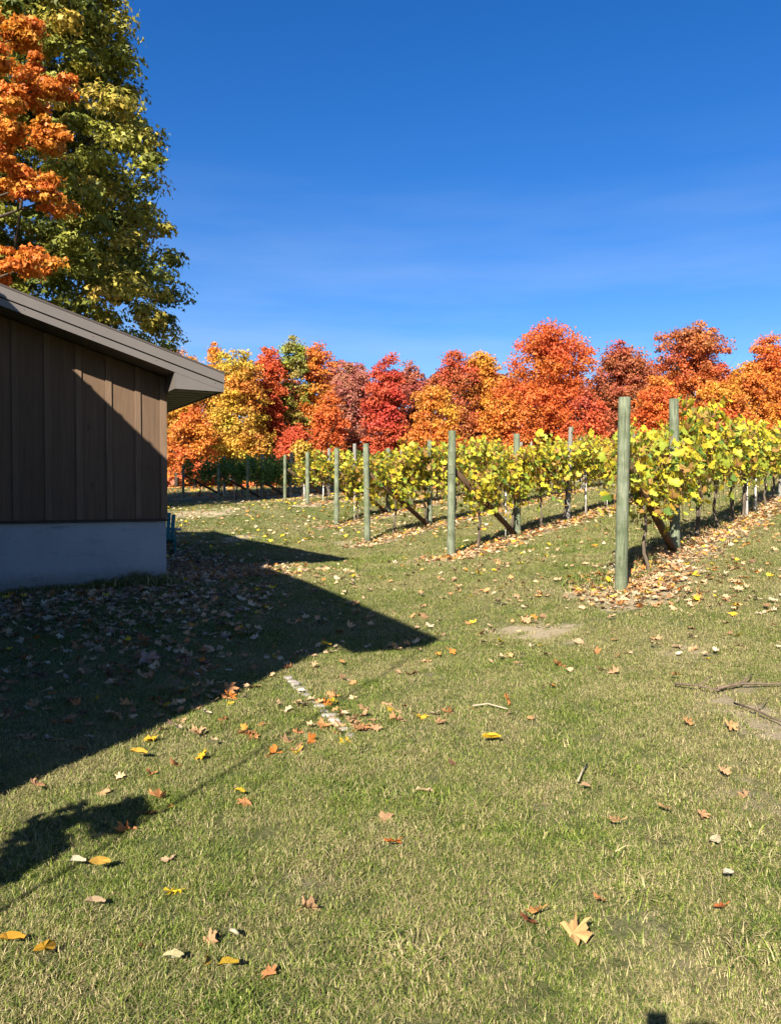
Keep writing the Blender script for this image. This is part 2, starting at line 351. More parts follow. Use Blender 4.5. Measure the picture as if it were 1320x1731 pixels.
def lawn_tint(n, pos):
    """dry/green variation shared by the soil sheet and the blades (world position)"""
    a = noise(n, pos, .55, 5, .6); b = noise(n, pos, 3.1, 5, .65)
    c = noise(n, pos, 1.4, 4, .6)
    s = math_(n, 'ADD', math_(n, 'MULTIPLY', a, .5), math_(n, 'MULTIPLY', b, .34)); s = math_(n, 'ADD', s, math_(n, 'MULTIPLY', c, .28))
    sx = N(n, 'ShaderNodeSeparateXYZ'); n.links.new(pos, sx.inputs[0])
    s = math_(n, 'ADD', s, math_(n, 'MULTIPLY', math_(n, 'MULTIPLY', math_(n, 'SUBTRACT', sx.outputs[0], .2), .5, True), .035))
    r = ramp(n, [(.46, (0, 0, 0)), (.64, (1, 1, 1))]); n.links.new(s, r.inputs[0]); return r.outputs[0]
def groundmat():
    m, n, _, L = newmat('lawn soil and thatch')
    g = N(n, 'ShaderNodeNewGeometry'); pos = g.outputs['Position']
    dry = lawn_tint(n, pos)
    fine = noise(n, pos, 55, 6, .8); mid = noise(n, pos, 9, 6, .7)
    green = ramp(n, [(.32, (.035, .052, .013)), (.5, (.08, .105, .027)), (.68, (.16, .17, .06))]); L.new(fine, green.inputs[0])
    straw = ramp(n, [(.32, (.08, .072, .032)), (.5, (.17, .15, .068)), (.68, (.30, .26, .13))]); L.new(fine, straw.inputs[0])
    c = mixc(n, math_(n, 'MULTIPLY', dry, .8), green.outputs[0], straw.outputs[0])
    c = mixc(n, math_(n, 'MULTIPLY', mid, .45), c, mixc(n, 1.0, c, (.65, .68, .6), 'MULTIPLY'))
    at_ = N(n, 'ShaderNodeAttribute', attribute_name='dirt')
    soil = ramp(n, [(.3, (.15, .115, .065)), (.5, (.31, .25, .155)), (.7, (.48, .40, .26))]); L.new(fine, soil.inputs[0])
    dm = math_(n, 'MULTIPLY_ADD', mid, .8); 
    dmn = N(n, 'ShaderNodeMath', operation='MULTIPLY_ADD'); L.new(mid, dmn.inputs[0]); dmn.inputs[1].default_value = 1.2; dmn.inputs[2].default_value = -.65
    k = math_(n, 'ADD', at_.outputs['Fac'], math_(n, 'MULTIPLY', dmn.outputs[0], .6))
    rk = ramp(n, [(.35, (0, 0, 0)), (.75, (1, 1, 1))]); L.new(k, rk.inputs[0])
    c = mixc(n, rk.outputs[0], c, soil.outputs[0])
    finish(n, c, .95, fine, .03, .9, .1); return m
M['ground'] = groundmat()
link('ground', gridmesh('ground', XX, YY, ZZ, M['ground'], {'dirt': DD}), kind='structure')

# ------------------------------------------------------------------ buildings
def gable_building(name, label, corner, deg, zbase, zfound, ztipp, W, L, a=.71, b=.6, p=.306, phase=.09, lean='plain'):
    """origin = front right wall corner; local +x = towards the eave, local +y = along the side wall"""
    rt = empty(name, (corner[0], corner[1], 0), R(deg), label=label, cat='building')
    top = lambda x: ztipp + p*(a-x) if x >= -W/2 else ztipp + p*(a-(-W-x))
    sof = ztipp - .26; ridge = top(-W/2); D = .25
    MB().box(-W, 0, 0, L, zbase-.8, zfound).build('foundation', M['concrete'], rt)
    MB().box(-W-.03, .03, -.035, L+.03, zfound-.012, zfound+.022).build('sill_flashing', M['metal_dark'], rt)
    wt = lambda x: top(x)-D
    # core wall (side and rear walls and what stands behind the boards)
    MB().prism_y([(-W, zfound+.022), (0, zfound+.022), (0, sof), (0, wt(0)-.01), (-W/2, wt(-W/2)-.01), (-W, wt(-W)-.01)], .012, L).build('wall', M['board'], rt)
    x = -phase; first = True; zz0 = zfound+.03
    edges = [0.0]
    k = phase + .324
    while k < W-.15: edges.append(-k); k += .415
    edges.append(-W)
    for i in range(len(edges)-1):
        x1, x0 = edges[i], edges[i+1]
        pr = [(x0+.004, zz0), (x1-.004, zz0), (x1-.004, wt(x1)-.004)]
        if x0 < -W/2 < x1: pr.append((-W/2, wt(-W/2)-.004))
        pr.append((x0+.004, wt(x0)-.004))
        MB().prism_y(pr, -.012, .010).build('board', M['board'], rt)
    for i in range(1, len(edges)-1):
        c = edges[i]; hw = .042
        pr = [(c-hw, zz0), (c+hw, zz0), (c+hw, wt(c+hw)-.006), (c-hw, wt(c-hw)-.006)]
        if abs(c + W/2) < hw: pr.insert(3, (-W/2, wt(-W/2)-.006))
        MB().prism_y(pr, -.034, -.0125).build('batten', M['batten'], rt, bevel=.002)
    for s in (0, 1):
        x0, x1 = (-.085, .015) if s == 0 else (-W-.015, -W+.085)
        MB().prism_y([(x0, zz0), (x1, zz0), (x1, min(wt(x1), 1e9)-.008), (x0, wt(x0)-.008)], -.036, -.0125).build('corner_board', M['batten'], rt, bevel=.002)
    sb = MB()
    y = .4
    while y < L: sb.box(.001, .025, y-.042, y+.042, zz0, sof-.002); sb.box(-W-.025, -W-.001, y-.042, y+.042, zz0, sof-.002); y += .415
    sb.build('side_batten', M['batten'], rt, kind='stuff')
    # roof skins
    for s in (1, -1):
        f = lambda x: x if s == 1 else -W-x
        q = [(f(a+.03), top(a+.03)+.004) if True else 0, (f(-W/2), ridge+.004)]
        prof = [(f(a+.03), ztipp-.009+.004), (f(a+.03), ztipp-.009+.03), (f(-W/2), ridge+.03), (f(-W/2), ridge+.004)]
        rf = MB().prism_y(prof, -b-.03, L+b+.03).build('roof', M['roof'], rt)
        rb = MB(); yy = -b+.2
        while yy < L+b:
            rb.prism_y([(f(a+.03), ztipp+.022), (f(a+.03), ztipp+.045), (f(-W/2-.02*0), ridge+.054), (f(-W/2), ridge+.031)], yy, yy+.03); yy += .4
        rb.build('roof_rib', M['roof'], rf, kind='stuff')
        # rake edge: upper trim, shadow gap, lower fascia; both gable ends
        for (ya, yb, yc, yd, ye, yf) in ((-b-.022, -b, -b-.004, -b+.02, -b+.006, -b+.02), (L+b, L+b+.022, L+b-.02, L+b+.004, L+b-.02, L+b-.006)):
            t = lambda x, dz: (f(x), ztipp + p*(a-x) + dz)
            MB().prism_y([t(a+.02, -.135), t(a+.02, .001), t(-W/2+.001, .001), t(-W/2+.001, -.135)], ya, yb).build('rake_trim', M['metal'], rt)
            MB().prism_y([t(a, -.152), t(a, -.137), t(-W/2+.001, -.137), t(-W/2+.001, -.152)], ye, yf).build('trim_joint', M['metal_dark'], rt)
            fa = MB().prism_y([t(a, -D), t(a, -.152), t(-W/2+.001, -.152), t(-W/2+.001, -D)], yc, yd).build('rake_fascia', M['metal'], rt)
            if ya < 0:
                xx = a-.12
                while xx > -W/2:
                    z_ = ztipp + p*(a-xx) - .185
                    MB().tube([(f(xx), yc-.006, z_), (f(xx), yc+.001, z_)], .006, 6).build('screw', M['screw'], fa); xx -= .86
        # underside of the rake
        for (ya, yb) in ((-b+.021, -.036), (L+.001, L+b-.021)):
            MB().prism_y([(f(a), ztipp-D+.004), (f(a), ztipp-D+.02), (f(-W/2), ridge-D+.02), (f(-W/2), ridge-D+.004)], ya, yb).build('rake_soffit', M['soffit'], rt)
        # boxed eave return
        for (ya, yb) in ((-b, -b+.018), (L+b-.018, L+b)):
            MB().prism_y([(f(.002), sof-.01), (f(a), sof-.01), (f(a), ztipp-D-.002), (f(.002), ztipp+p*(a-.002)-D-.002)], ya, yb).build('eave_return', M['metal'], rt)
        x0, x1 = sorted((f(-.012), f(.001)))
        MB().box(x0, x1, -b-.002, -.037, sof-.012, ztipp+p*a-D-.004).build('return_side', M['metal'], rt)
        x0, x1 = sorted((f(a), f(a+.02)))
        MB().box(x0, x1, -b-.001, L+b+.001, sof-.014, ztipp-.012).build('eave_fascia', M['metal'], rt)
        # ribbed soffit, one panel after the other
        x0, x1 = sorted((f(.027), f(a-.001)))
        yy = -b+.02; j = 0
        while yy < L+b-.02:
            y2 = min(yy+.30, L+b-.02)
            me = MB(); me.box(x0, x1, yy+.006, y2-.006, sof, sof+.012); me.box(x0, x1, yy+.14, yy+.152, sof-.009, sof-.0005)
            me.build('soffit_panel', M['soffit'], rt); yy += .30
    return rt
gable_building('shed', 'brown board and batten shed on a pale concrete base with taupe metal rake trim', (-3.44, 11.8), 30, 0.1, 1.145, 3.36, 7.0, 7.6)
gable_building('tasting_house', 'taller brown board and batten house left of the photographer, throwing the long shadow', (-3.02, 1.11), 23.5, -.1, .75, 5.0, 8.0, 8.2, a=.78, b=.51)
cb = MB().tube([(-2.12, .93, 4.70), (-2.12, .93, -.02)], .011, 6).build('grounding_cable', M['metal_dark'])
tag(cb, 'thin dark cable hanging from the eave corner of the house', 'cable')

# ------------------------------------------------------------------ leaf clouds
def frames(nrm, ang):
    nrm = nrm/np.linalg.norm(nrm, axis=1, keepdims=True)
    ref = np.where(np.abs(nrm[:, 2:3]) < .9, np.array([[0, 0, 1.]]), np.array([[1., 0, 0]]))
    a = np.cross(nrm, ref); a /= np.linalg.norm(a, axis=1, keepdims=True); b = np.cross(nrm, a)
    c, s = np.cos(ang)[:, None], np.sin(ang)[:, None]
    u = a*c + b*s; v = -a*s + b*c
    return np.stack([u, v, nrm], axis=2)
def leaf_cloud(name, tmpl, pos, nrm, size, col, mat, ang=None):
    """tmpl = (verts, faces) of one leaf about 1 unit wide; every leaf is real geometry in one mesh"""
    V, Fc = np.array(tmpl[0], float), tmpl[1]; n = len(pos)
    if ang is None: ang = rng.uniform(0, 6.283, n)
    Rm = frames(nrm, ang)
    co = np.einsum('nij,vj->nvi', Rm, V)*size[:, None, None] + pos[:, None, :]
    lt = np.array([len(f) for f in Fc]); flat = np.concatenate([np.array(f) for f in Fc])
    loops = (np.arange(n)[:, None]*len(V) + flat[None]).ravel().astype(np.int32)
    tot = np.tile(lt, n); st = np.r_[0, np.cumsum(tot)[:-1]].astype(np.int32)
    me = bpy.data.meshes.new(name); me.vertices.add(n*len(V)); me.vertices.foreach_set('co', co.ravel())
    me.loops.add(len(loops)); me.loops.foreach_set('vertex_index', loops)
    me.polygons.add(len(tot)); me.polygons.foreach_set('loop_start', st); me.update(calc_edges=True)
    ca = me.attributes.new('col', 'FLOAT_COLOR', 'POINT')
    cc = np.repeat(np.c_[np.clip(col, 0, .95), np.ones(n)], len(V), axis=0); ca.data.foreach_set('color', cc.ravel().astype(np.float32))
    me.materials.append(mat); return me
RHOMB = ([(-.5, 0, 0), (0, -.42, .12), (.55, 0, 0), (0, .42, .12)], [(0, 1, 2), (0, 2, 3)])
SPRIG = ([(-.35, 0, 0), (-.1, -.55, .05), (.12, -.16, .1), (.62, 0, 0), (.12, .16, .1), (-.1, .55, .05)], [(0, 1, 2), (0, 2, 4), (2, 3, 4), (0, 4, 5)])
def lobed(spec, cup=.15, wave=.0, ph=0, stem=True):
    """leaf outline from (angle deg, radius); leaf base at origin side -x"""
    V = [(0, 0, 0)]
    for k, (a, r) in enumerate(spec):
        x, y = r*math.cos(R(a)), r*math.sin(R(a))
        V.append((x, y, cup*(x*x+y*y)*1.6 + wave*math.sin(a*.05*ph+ph*k)))
    n = len(spec); Fc = [(0, i+1, (i+1) % n+1) for i in range(n)]
    if stem:
        b = len(V); V += [(-.10, -.012, 0), (-.10, .012, 0), (-.50, .015, .08), (-.50, 0, .08)]; Fc.append((b, b+1, b+2, b+3))
    return V, Fc
MAPLE = [(0,.60),(8,.44),(16,.45),(24,.30),(34,.40),(44,.56),(54,.46),(66,.44),(76,.28),(92,.36),(106,.44),(124,.30),(162,.12),
         (-162,.12),(-124,.30),(-106,.42),(-92,.36),(-76,.28),(-66,.42),(-54,.47),(-44,.55),(-34,.42),(-24,.31),(-16,.44),(-8,.43)]
GRAPE = [(0,.52),(22,.40),(32,.36),(50,.50),(72,.38),(98,.45),(135,.42),(172,.12),(-172,.12),(-135,.42),(-98,.45),(-72,.38),(-50,.50),(-32,.36),(-22,.40)]
OVAL = [(0,.60),(12,.50),(30,.38),(60,.27),(90,.24),(120,.27),(150,.37),(180,.46),(-150,.37),(-120,.27),(-90,.24),(-60,.27),(-30,.38),(-12,.50)]

def tube_limbs(mb, base, z0, z1, Rc, n, r0, rg):
    zc = z0 + (z1-z0)*.55
    pts = [(base[0]+rg.uniform(-.1, .1)*k, base[1]+rg.uniform(-.1, .1)*k, base[2] + (z1*.9-base[2])*k/6) for k in range(7)]
    mb.tube(pts, [r0*(1.35 if k == 0 else 1-.14*k) for k in range(7)], 9, .06)
    for i in range(n):
        h = rg.uniform(.15, .75); p0 = Vector(pts[0]).lerp(Vector(pts[-1]), h*.9)
        p0 = Vector((p0.x, p0.y, z0 + (z1-z0)*(h-.12)))
        a = rg.uniform(0, 6.283); l = Rc*rg.uniform(.5, 1.0)
        tip = p0 + Vector((math.cos(a)*l, math.sin(a)*l, l*rg.uniform(.35, .9)))
        mid = p0.lerp(tip, .5) + Vector((0, 0, -.06*l))
        mb.tube([p0, mid, tip], [r0*.38, r0*.22, r0*.06], 6, .05)
        if i % 3 == 0: q_ = tip + Vector((math.cos(a+.5)*l*.2, math.sin(a+.5)*l*.2, l*.35)); mb.tube([mid, tip.lerp(q_, .4), q_], [r0*.12, r0*.08, r0*.03], 4)

def crown_pts(rg, cx, cy, z0, z1, Rc, nclump, per, crad, prof, flat=.8, irr=.18):
    Ht = z1-z0; lobes = [(0, 0, .52, .74, .74, .44, 4.6), (0, 0, .28, .86, .86, .28, 3.6)]
    if prof is BROAD: lobes = [(0, 0, .66, .80, .80, .34, 6.0), (0, 0, .36, .92, .92, .30, 5.0)]
    for k in range(7):
        a = rg.uniform(0, 6.283); hh = rg.uniform(.12, .72); q = .52*(1-hh*.45)
        lobes.append((q*math.cos(a), q*math.sin(a), hh, rg.uniform(.34, .55), rg.uniform(.34, .55), rg.uniform(.10, .2), 1.0))
    for k in range(3):
        a = rg.uniform(0, 6.283); q = rg.uniform(.1, .36); lobes.append((q*math.cos(a), q*math.sin(a), rg.uniform(.70, .85), rg.uniform(.34, .46), .4, rg.uniform(.10, .15), .9))
    lobes.append((rg.uniform(-.15, .15), 0, .84, .42 if Rc > 3 else .34, .34, .15, 1.0))
    lb = np.array(lobes); w_ = lb[:, 6]/lb[:, 6].sum(); k = rg.choice(len(lb), nclump, p=w_); q = lb[k]
    v = rg.normal(size=(nclump, 3)); v /= np.linalg.norm(v, axis=1, keepdims=True); u = rg.uniform(0, 1, nclump)**.3
    v *= u[:, None]
    c = np.c_[cx+Rc*(q[:, 0]+v[:, 0]*q[:, 3]), cy+Rc*(q[:, 1]+v[:, 1]*q[:, 4]), z0+Ht*np.clip(q[:, 2]+v[:, 2]*q[:, 5], .0, 1)]
    h = (c[:, 2]-z0)/Ht
    cr = crad*rg.uniform(.5, 1.35, nclump)
    d = rg.normal(size=(nclump, per, 3)); d /= np.linalg.norm(d, axis=2, keepdims=True)
    d[..., 2] = np.where(d[..., 2] < -.45, -d[..., 2], d[..., 2])
    rad = cr[:, None, None]*rg.uniform(.3, 1.25, (nclump, per, 1))
    p = c[:, None]+d*rad*np.array([1.1, 1.1, flat])
    nr = d*.9 + rg.normal(size=d.shape)*.65 + np.array([0, 0, .25])
    return p.reshape(-1, 3), nr.reshape(-1, 3), np.repeat(np.arange(nclump), per), np.repeat(h, per)

OVOID = lambda h: np.clip(np.sin(np.pi*np.clip(h, 0, 1)**.72)**.62, .12, 1)
BROAD = lambda h: np.clip(np.sqrt(np.clip(1-(2*h-.75)**2/1.62, .02, 1)), .15, 1)
def make_tree(name, label, x, y, top, Rc, cols, seed, group=None, low=.12, nclump=150, per=80, crad=.75, leaf=.19, limbs=9, trunk=.17, prof=OVOID, cat='tree', sz=None):
    """cols: list of (height fraction, colour) down to up, mixed clump by clump"""
    rg = np.random.default_rng(seed); zb = hz(x, y)
    t = empty(name, (x, y, zb), label=label, cat=cat, group=group)
    z0 = (top-zb)*low; z1 = top-zb-.2
    mb = MB(); tube_limbs(mb, (0, 0, -.2), z0, z1, Rc, limbs, trunk, rg); mb.build('trunk', M['bark'], t, smooth=True)
    p, nr, ci, h = crown_pts(rg, 0, 0, z0, z1, Rc, nclump, per, crad, prof)
    hs_ = np.array([c[0] for c in cols]); cs = np.array([c[1] for c in cols])
    hh = np.clip(h + rg.normal(0, .13, nclump)[ci], 0, 1)
    col = np.stack([np.interp(hh, hs_, cs[:, k]) for k in range(3)], 1)
    col *= (1 + rg.normal(0, .10, nclump)[ci])[:, None]*(1+rg.normal(0, .15, len(p)))[:, None]
    blot = np.sin(p[:, 0]*1.1+seed)+np.sin(p[:, 2]*1.3+seed*2)+np.sin(p[:, 1]*1.2)
    col[:, 1] *= np.clip(1+.09*blot+rg.normal(0, .10, nclump)[ci], .7, 1.5)
    link('crown', leaf_cloud('crown', RHOMB, p, nr, leaf*rg.uniform(.6, 1.35, len(p)), np.abs(col), M['leaf']), t)
    return t
RED = (.66,.135,.045); ORR = (.74,.175,.040); ORA = (.78,.30,.045); GOLD = (.76,.37,.05); YEL = (.72,.50,.06); YGR = (.42,.42,.06); GRN = (.34,.40,.09)
DUL = (.46,.15,.075); PINK = (.50,.19,.12); BRN = (.46,.16,.06); DRED = (.48,.12,.055); SCAR = (.70,.145,.045)
LINE = [ # px, top py, half width px, depth, colours low->high, label
 (300, 586, 46, 58, [(0,ORA),(.35,GOLD),(.7,GOLD),(1,GOLD)], 'golden orange maple rising straight behind the shed eave tip'),
 (330, 690, 42, 51, [(0,SCAR),(.5,ORA),(1,ORR)], 'low orange red maple in front, under the shed eave'),
 (366, 575, 22, 61, [(0,GOLD),(1,ORA)], 'slim pale orange maple tip between two golden crowns'),
 (402, 586, 50, 54, [(0,GOLD),(.3,(.62,.44,.06)),(.65,GOLD),(1,(.64,.45,.06))], 'mustard yellow maple with olive flecks left of the first red orange crown'),
 (455, 578, 33, 57, [(0,RED),(.4,SCAR),(1,ORR)], 'narrow red orange maple left of the green topped tree'),
 (494, 563, 31, 59, [(0,YGR),(.5,YGR),(.8,GRN),(1,YGR)], 'tall green topped maple, the only green crown in the far line'),
 (500, 715, 34, 50, [(0,SCAR),(1,RED)], 'low scarlet maple below the green topped tree'),
 (512, 745, 20, 47, [(0,YGR),(1,YEL)], 'small yellow green sapling before the scarlet low maple'),
 (540, 577, 38, 60, [(0,ORR),(.6,ORA),(1,ORR)], 'orange maple directly right of the green topped tree'),
 (556, 660, 34, 53, [(0,RED),(.5,ORR),(1,ORR)], 'low red orange maple in front of the orange one'),
 (597, 600, 36, 58, [(0,DUL),(.5,PINK),(1,PINK)], 'thin dusty pink maple left of the bright red crown'),
 (653, 594, 35, 56, [(0,RED),(.6,(.62,.095,.05)),(1,RED)], 'bright crimson maple, the reddest of the far line'),
 (697, 610, 30, 61, [(0,DUL),(1,DUL)], 'dull red maple behind the orange crown'),
 (733, 648, 52, 51, [(0,ORA),(.5,ORA),(1,GOLD)], 'orange yellow low maple above the second vine row'),
 (770, 590, 42, 59, [(0,ORR),(.5,BRN),(1,RED)], 'red brown maple left of the yellow tipped one'),
 (820, 588, 38, 60, [(0,ORR),(.5,ORA),(1,GOLD)], 'yellow tipped orange maple beside the large round one'),
 (850, 655, 50, 52, [(0,ORR),(.6,ORA),(1,ORR)], 'low orange maple at the left foot of the large round one'),
 (925, 544, 82, 56, [(0,SCAR),(.35,ORR),(.7,ORR),(1,SCAR)], 'large round orange red maple, the broadest in the far line'),
 (990, 655, 40, 53, [(0,RED),(.6,SCAR),(1,DRED)], 'low red maple at the right foot of the large round one'),
 (1052, 574, 52, 58, [(0,BRN),(.5,BRN),(1,DRED)], 'brownish red maple behind the nearest tall post'),
 (1110, 630, 46, 54, [(0,ORR),(.6,ORR),(1,ORA)], 'low orange red maple right of the nearest tall post'),
 (1168, 541, 62, 57, [(0,RED),(.4,ORR),(1,BRN)], 'tall red orange maple above the second post of the nearest row'),
 (1215, 640, 44, 53, [(0,DRED),(.5,ORR),(1,GOLD)], 'low mixed red and gold maple left of the rightmost crown'),
 (1262, 612, 38, 56, [(0,ORA),(1,ORA)], 'soft orange maple second from the right edge'),
 (1298, 560, 42, 58, [(0,ORA),(.5,ORA),(1,ORR)], 'tall orange maple at the right edge of the photograph'),
 (1370, 575, 55, 58, [(0,ORR),(1,BRN)], 'brown orange maple just past the right edge'),
]
for i, (px, py, hw, Y, cols, lab) in enumerate(LINE):
    Y *= 1.38
    Rc = hw/F*Y*(1.18 if hw > 60 else (1.05 if py > 640 else 1.30)); big = hw > 60; tp = ztop(py, Y)
    hgt = tp-hz(at(px, Y), Y)
    vol = Rc*Rc*hgt
    make_tree('maple_tree', lab, at(px, Y), Y, tp, Rc, cols, 100+i, 'autumn maples in the far tree line', low=.10,
              nclump=int(min(620, 50+Rc*hgt*5.6)), per=80, crad=.48+.06*Rc, leaf=.205,  trunk=.13+.02*Rc, limbs=9,
              prof=BROAD if big else OVOID, )
# thinner second line behind closes the gaps low down
rg = np.random.default_rng(5)
shortn = [(l[0], l[5]) for l in LINE]
CN = ['dusty red', 'red orange', 'brownish', 'orange', 'dark red']
SPOT = ['behind the shed eave', 'behind the golden maples', 'behind the mustard maple', 'left of the green topped tree', 'behind the green topped tree', 'behind the dusty pink maple',
        'left of the crimson maple', 'right of the crimson maple', 'behind the yellow orange low maple', 'behind the yellow tipped maple', 'left behind the large round maple', 'right behind the large round maple',
        'behind the nearest tall post', 'right behind the nearest tall post', 'behind the tall maple over the second post', 'right of the tall maple over the second post', 'left of the rightmost maple', 'behind the rightmost maple', 'past the right edge']
for i, px in enumerate(range(250, 1420, 62)):
    Y = 92 + rg.uniform(-2, 3); py = rg.uniform(604, 640)
    cc = [DUL, ORR, BRN, ORA, DRED][i % 5]
    make_tree('maple_tree', 'duller %s maple at the back, %s' % (CN[i % 5], SPOT[i]), at(px, Y), Y, ztop(py, Y), 4.6, [(0, cc), (1, cc)], 300+i,
              'maples at the back of the far tree line', low=.03, nclump=110, per=60, crad=1.1, leaf=.37, limbs=4, trunk=.14)
n = 15000; ux = rg.uniform(-46, 66, n); uy = 84+rg.uniform(0, 14, n); uz = H(ux, uy)+rg.uniform(0, 1, n)**1.4*(4.2+1.2*np.sin(ux*.9)+.8*np.sin(ux*2.3+1))
cc = np.array([RED, ORR, DUL, ORA, YGR, BRN])[rg.choice(6, n, p=[.25, .25, .2, .12, .06, .12])]*(1+rg.normal(0, .2, n))[:, None]
tag(link('undergrowth', leaf_cloud('undergrowth', RHOMB, np.c_[ux, uy, uz], rg.normal(size=(n, 3))+np.array([0, -.6, .4]), rg.uniform(.4, .8, n), np.abs(cc), M['leaf'])),
    'red and orange undergrowth filling the ground beneath the far maples', 'undergrowth', kind='stuff')

# big maple behind the shed
def big_maple():
    x, y = -15.2, 30.0; zb = hz(x, y); rg = np.random.default_rng(11)
    t = empty('maple_tree', (x, y, zb), label='huge green and yellow maple towering behind the shed at the left edge', cat='tree')
    mb = MB(); tube_limbs(mb, (0, 0, -.3), 3.5, 23, 7, 22, .48, rg); mb.build('trunk', M['bark'], t, smooth=True)
    K = 1500
    h = rg.uniform(0, 1, K); th = rg.uniform(0, 6.283, K)
    e = np.interp(h, [0, .1, .3, .5, .68, .82, .93, 1], [.86, 1.0, 1.0, .93, .80, .66, .44, .14])
    lob = 1 + .09*np.sin(th*4+h*7) + .08*np.sin(th*7+h*17+1)
    rr = 6.35*e*lob*rg.uniform(.02, 1, K)**.36
    c = np.c_[rr*np.cos(th), rr*np.sin(th), 3.2+21.3*h]
    cr = rg.uniform(.4, 1.1, K)
    per = 130
    d = rg.normal(size=(K, per, 3)); d /= np.linalg.norm(d, axis=2, keepdims=True); d[..., 2] = np.where(d[..., 2] < -.4, -d[..., 2], d[..., 2])
    p = c[:, None] + d*cr[:, None, None]*rg.uniform(.4, 1.12, (K, per, 1))*np.array([1, 1, .6])
    nr = d + rg.normal(size=d.shape)*.5 + np.array([0, 0, .25])
    g = np.array([.125, .155, .028]); yg = np.array([.38, .38, .06]); gold = np.array([.60, .40, .07])
    f = np.clip(rg.normal(.38, .30, K) + .25*np.clip((rr/6.35/e-.6), 0, 1), 0, 1)
    cl = np.where(f[:, None] < .5, g + (yg-g)*f[:, None]*2, yg + (gold-yg)*(f[:, None]-.5)*2)
    col = np.repeat(cl, per, axis=0)*(1+rg.normal(0, .22, K*per))[:, None]
    link('crown', leaf_cloud('crown', SPRIG, p.reshape(-1, 3), nr.reshape(-1, 3), .205*rg.uniform(.6, 1.3, K*per), np.abs(col), M['leaf']), t)
big_maple()
def orange_maple():
    x, y = -16.2, 24.0; zb = hz(x, y); rg = np.random.default_rng(12)
    t = empty('maple_tree', (x, y, zb), label='orange maple whose layered branches reach in from the left edge before the green one', cat='tree')
    mb = MB(); tube_limbs(mb, (0, 0, -.3), 4, 17, 4, 10, .3, rg)
    cl = []
    for (px, py, rw, rh) in [(20, 40, 55, 26), (50, 62, 40, 20), (5, 100, 40, 26), (30, 165, 60, 34), (80, 150, 40, 20), (60, 205, 55, 36), (95, 235, 34, 20), (15, 225, 40, 20),
                             (30, 292, 46, 20), (70, 310, 46, 20), (105, 335, 34, 16), (15, 318, 35, 15), (25, 432, 55, 20), (65, 448, 42, 18), (10, 460, 45, 16), (0, 482, 22, 10), (110, 138, 22, 12)]:
        Y = 23.2 + rg.uniform(-.8, .8); px = px*.93-9; cx, cz = at(px, Y)-x, ztop(py, Y)-zb
        for _ in range(9):
            cl.append((cx+rg.normal(0, rw/F*Y*.45), Y-y+rg.normal(0, .55), cz+rg.normal(0, rh/F*Y*.30), rg.uniform(.10, .28)))
        mb.tube([(0, 0, cz-1.6), ((cx)*.5, (Y-y)*.5, cz-.75), (cx, Y-y, cz-.05)], [.10, .06, .02], 6, .05)
    for _ in range(40):
        h = rg.uniform(0, 1); a = rg.uniform(0, 6.283); r = 3.7*math.sin(math.pi*min(1, h*.9+.08))**.6*rg.uniform(.3, 1)**.4
        cl.append((r*math.cos(a)-2.2, r*math.sin(a), 4.5+12.5*h, rg.uniform(.5, .95)))
    mb.build('trunk', M['bark'], t, smooth=True)
    cl = np.array(cl); K = len(cl); per = 150
    d = rg.normal(size=(K, per, 3)); d /= np.linalg.norm(d, axis=2, keepdims=True); d[..., 2] = np.where(d[..., 2] < -.5, -d[..., 2], d[..., 2])
    p = cl[:, None, :3] + d*cl[:, None, 3:4]*rg.uniform(.2, 1.6, (K, per, 1))*np.array([1.25, 1, .7])
    nr = d + rg.normal(size=d.shape)*.6 + np.array([0, 0, .2])
    f = rg.uniform(0, 1, K)[:, None]; c0 = np.array([.70, .17, .03])*(1-f) + np.array([.74, .33, .04])*f
    col = np.repeat(c0, per, axis=0)*(1+rg.normal(0, .2, K*per))[:, None]
    link('crown', leaf_cloud('crown', SPRIG, p.reshape(-1, 3), nr.reshape(-1, 3), .15*rg.uniform(.6, 1.3, K*per), np.abs(col), M['leaf']), t)
orange_maple()
# shrub beside the house whose shade falls on the lawn
def shrub():
    x, y = -2.66, 1.32; rg = np.random.default_rng(21)
    t = empty('shrub', (x, y, hz(x, y)), label='leafy shrub at the near corner of the house, left of the photographer', cat='shrub')
    mb = MB(); cl = []
    for (dx, dy, z, r) in [(.15,.2,1.15,.22),(.40,.35,1.30,.16),(.60,.30,1.45,.12),(.05,-.1,1.35,.2),(.30,.05,1.0,.2),(-.1,.2,.7,.25),(.45,.1,1.15,.14),(.2,0,.8,.22),(0,.1,.35,.25),(.55,-.05,1.62,.10),(.35,-.2,1.5,.12)]:
        cl.append((dx, dy, z, r)); mb.tube([(0, 0, -.05), (dx*.3, dy*.3, z*.5), (dx, dy, z)], [.02, .012, .006], 5)
    mb.build('stems', M['twig'], t, smooth=True)
    cl = np.array(cl); K = len(cl); per = 105
    d = rg.normal(size=(K, per, 3)); d /= np.linalg.norm(d, axis=2, keepdims=True)
    p = cl[:, None, :3] + d*cl[:, None, 3:4]*rg.uniform(.2, .95, (K, per, 1))
    col = np.array([.09, .13, .035])*(1+rg.normal(0, .2, K*per))[:, None]
    link('foliage', leaf_cloud('foliage', lobed(OVAL, .2, stem=False), p.reshape(-1, 3), rg.normal(size=(K*per, 3)), .10*rg.uniform(.7, 1.3, K*per), np.abs(col), M['leaf']), t)
shrub()

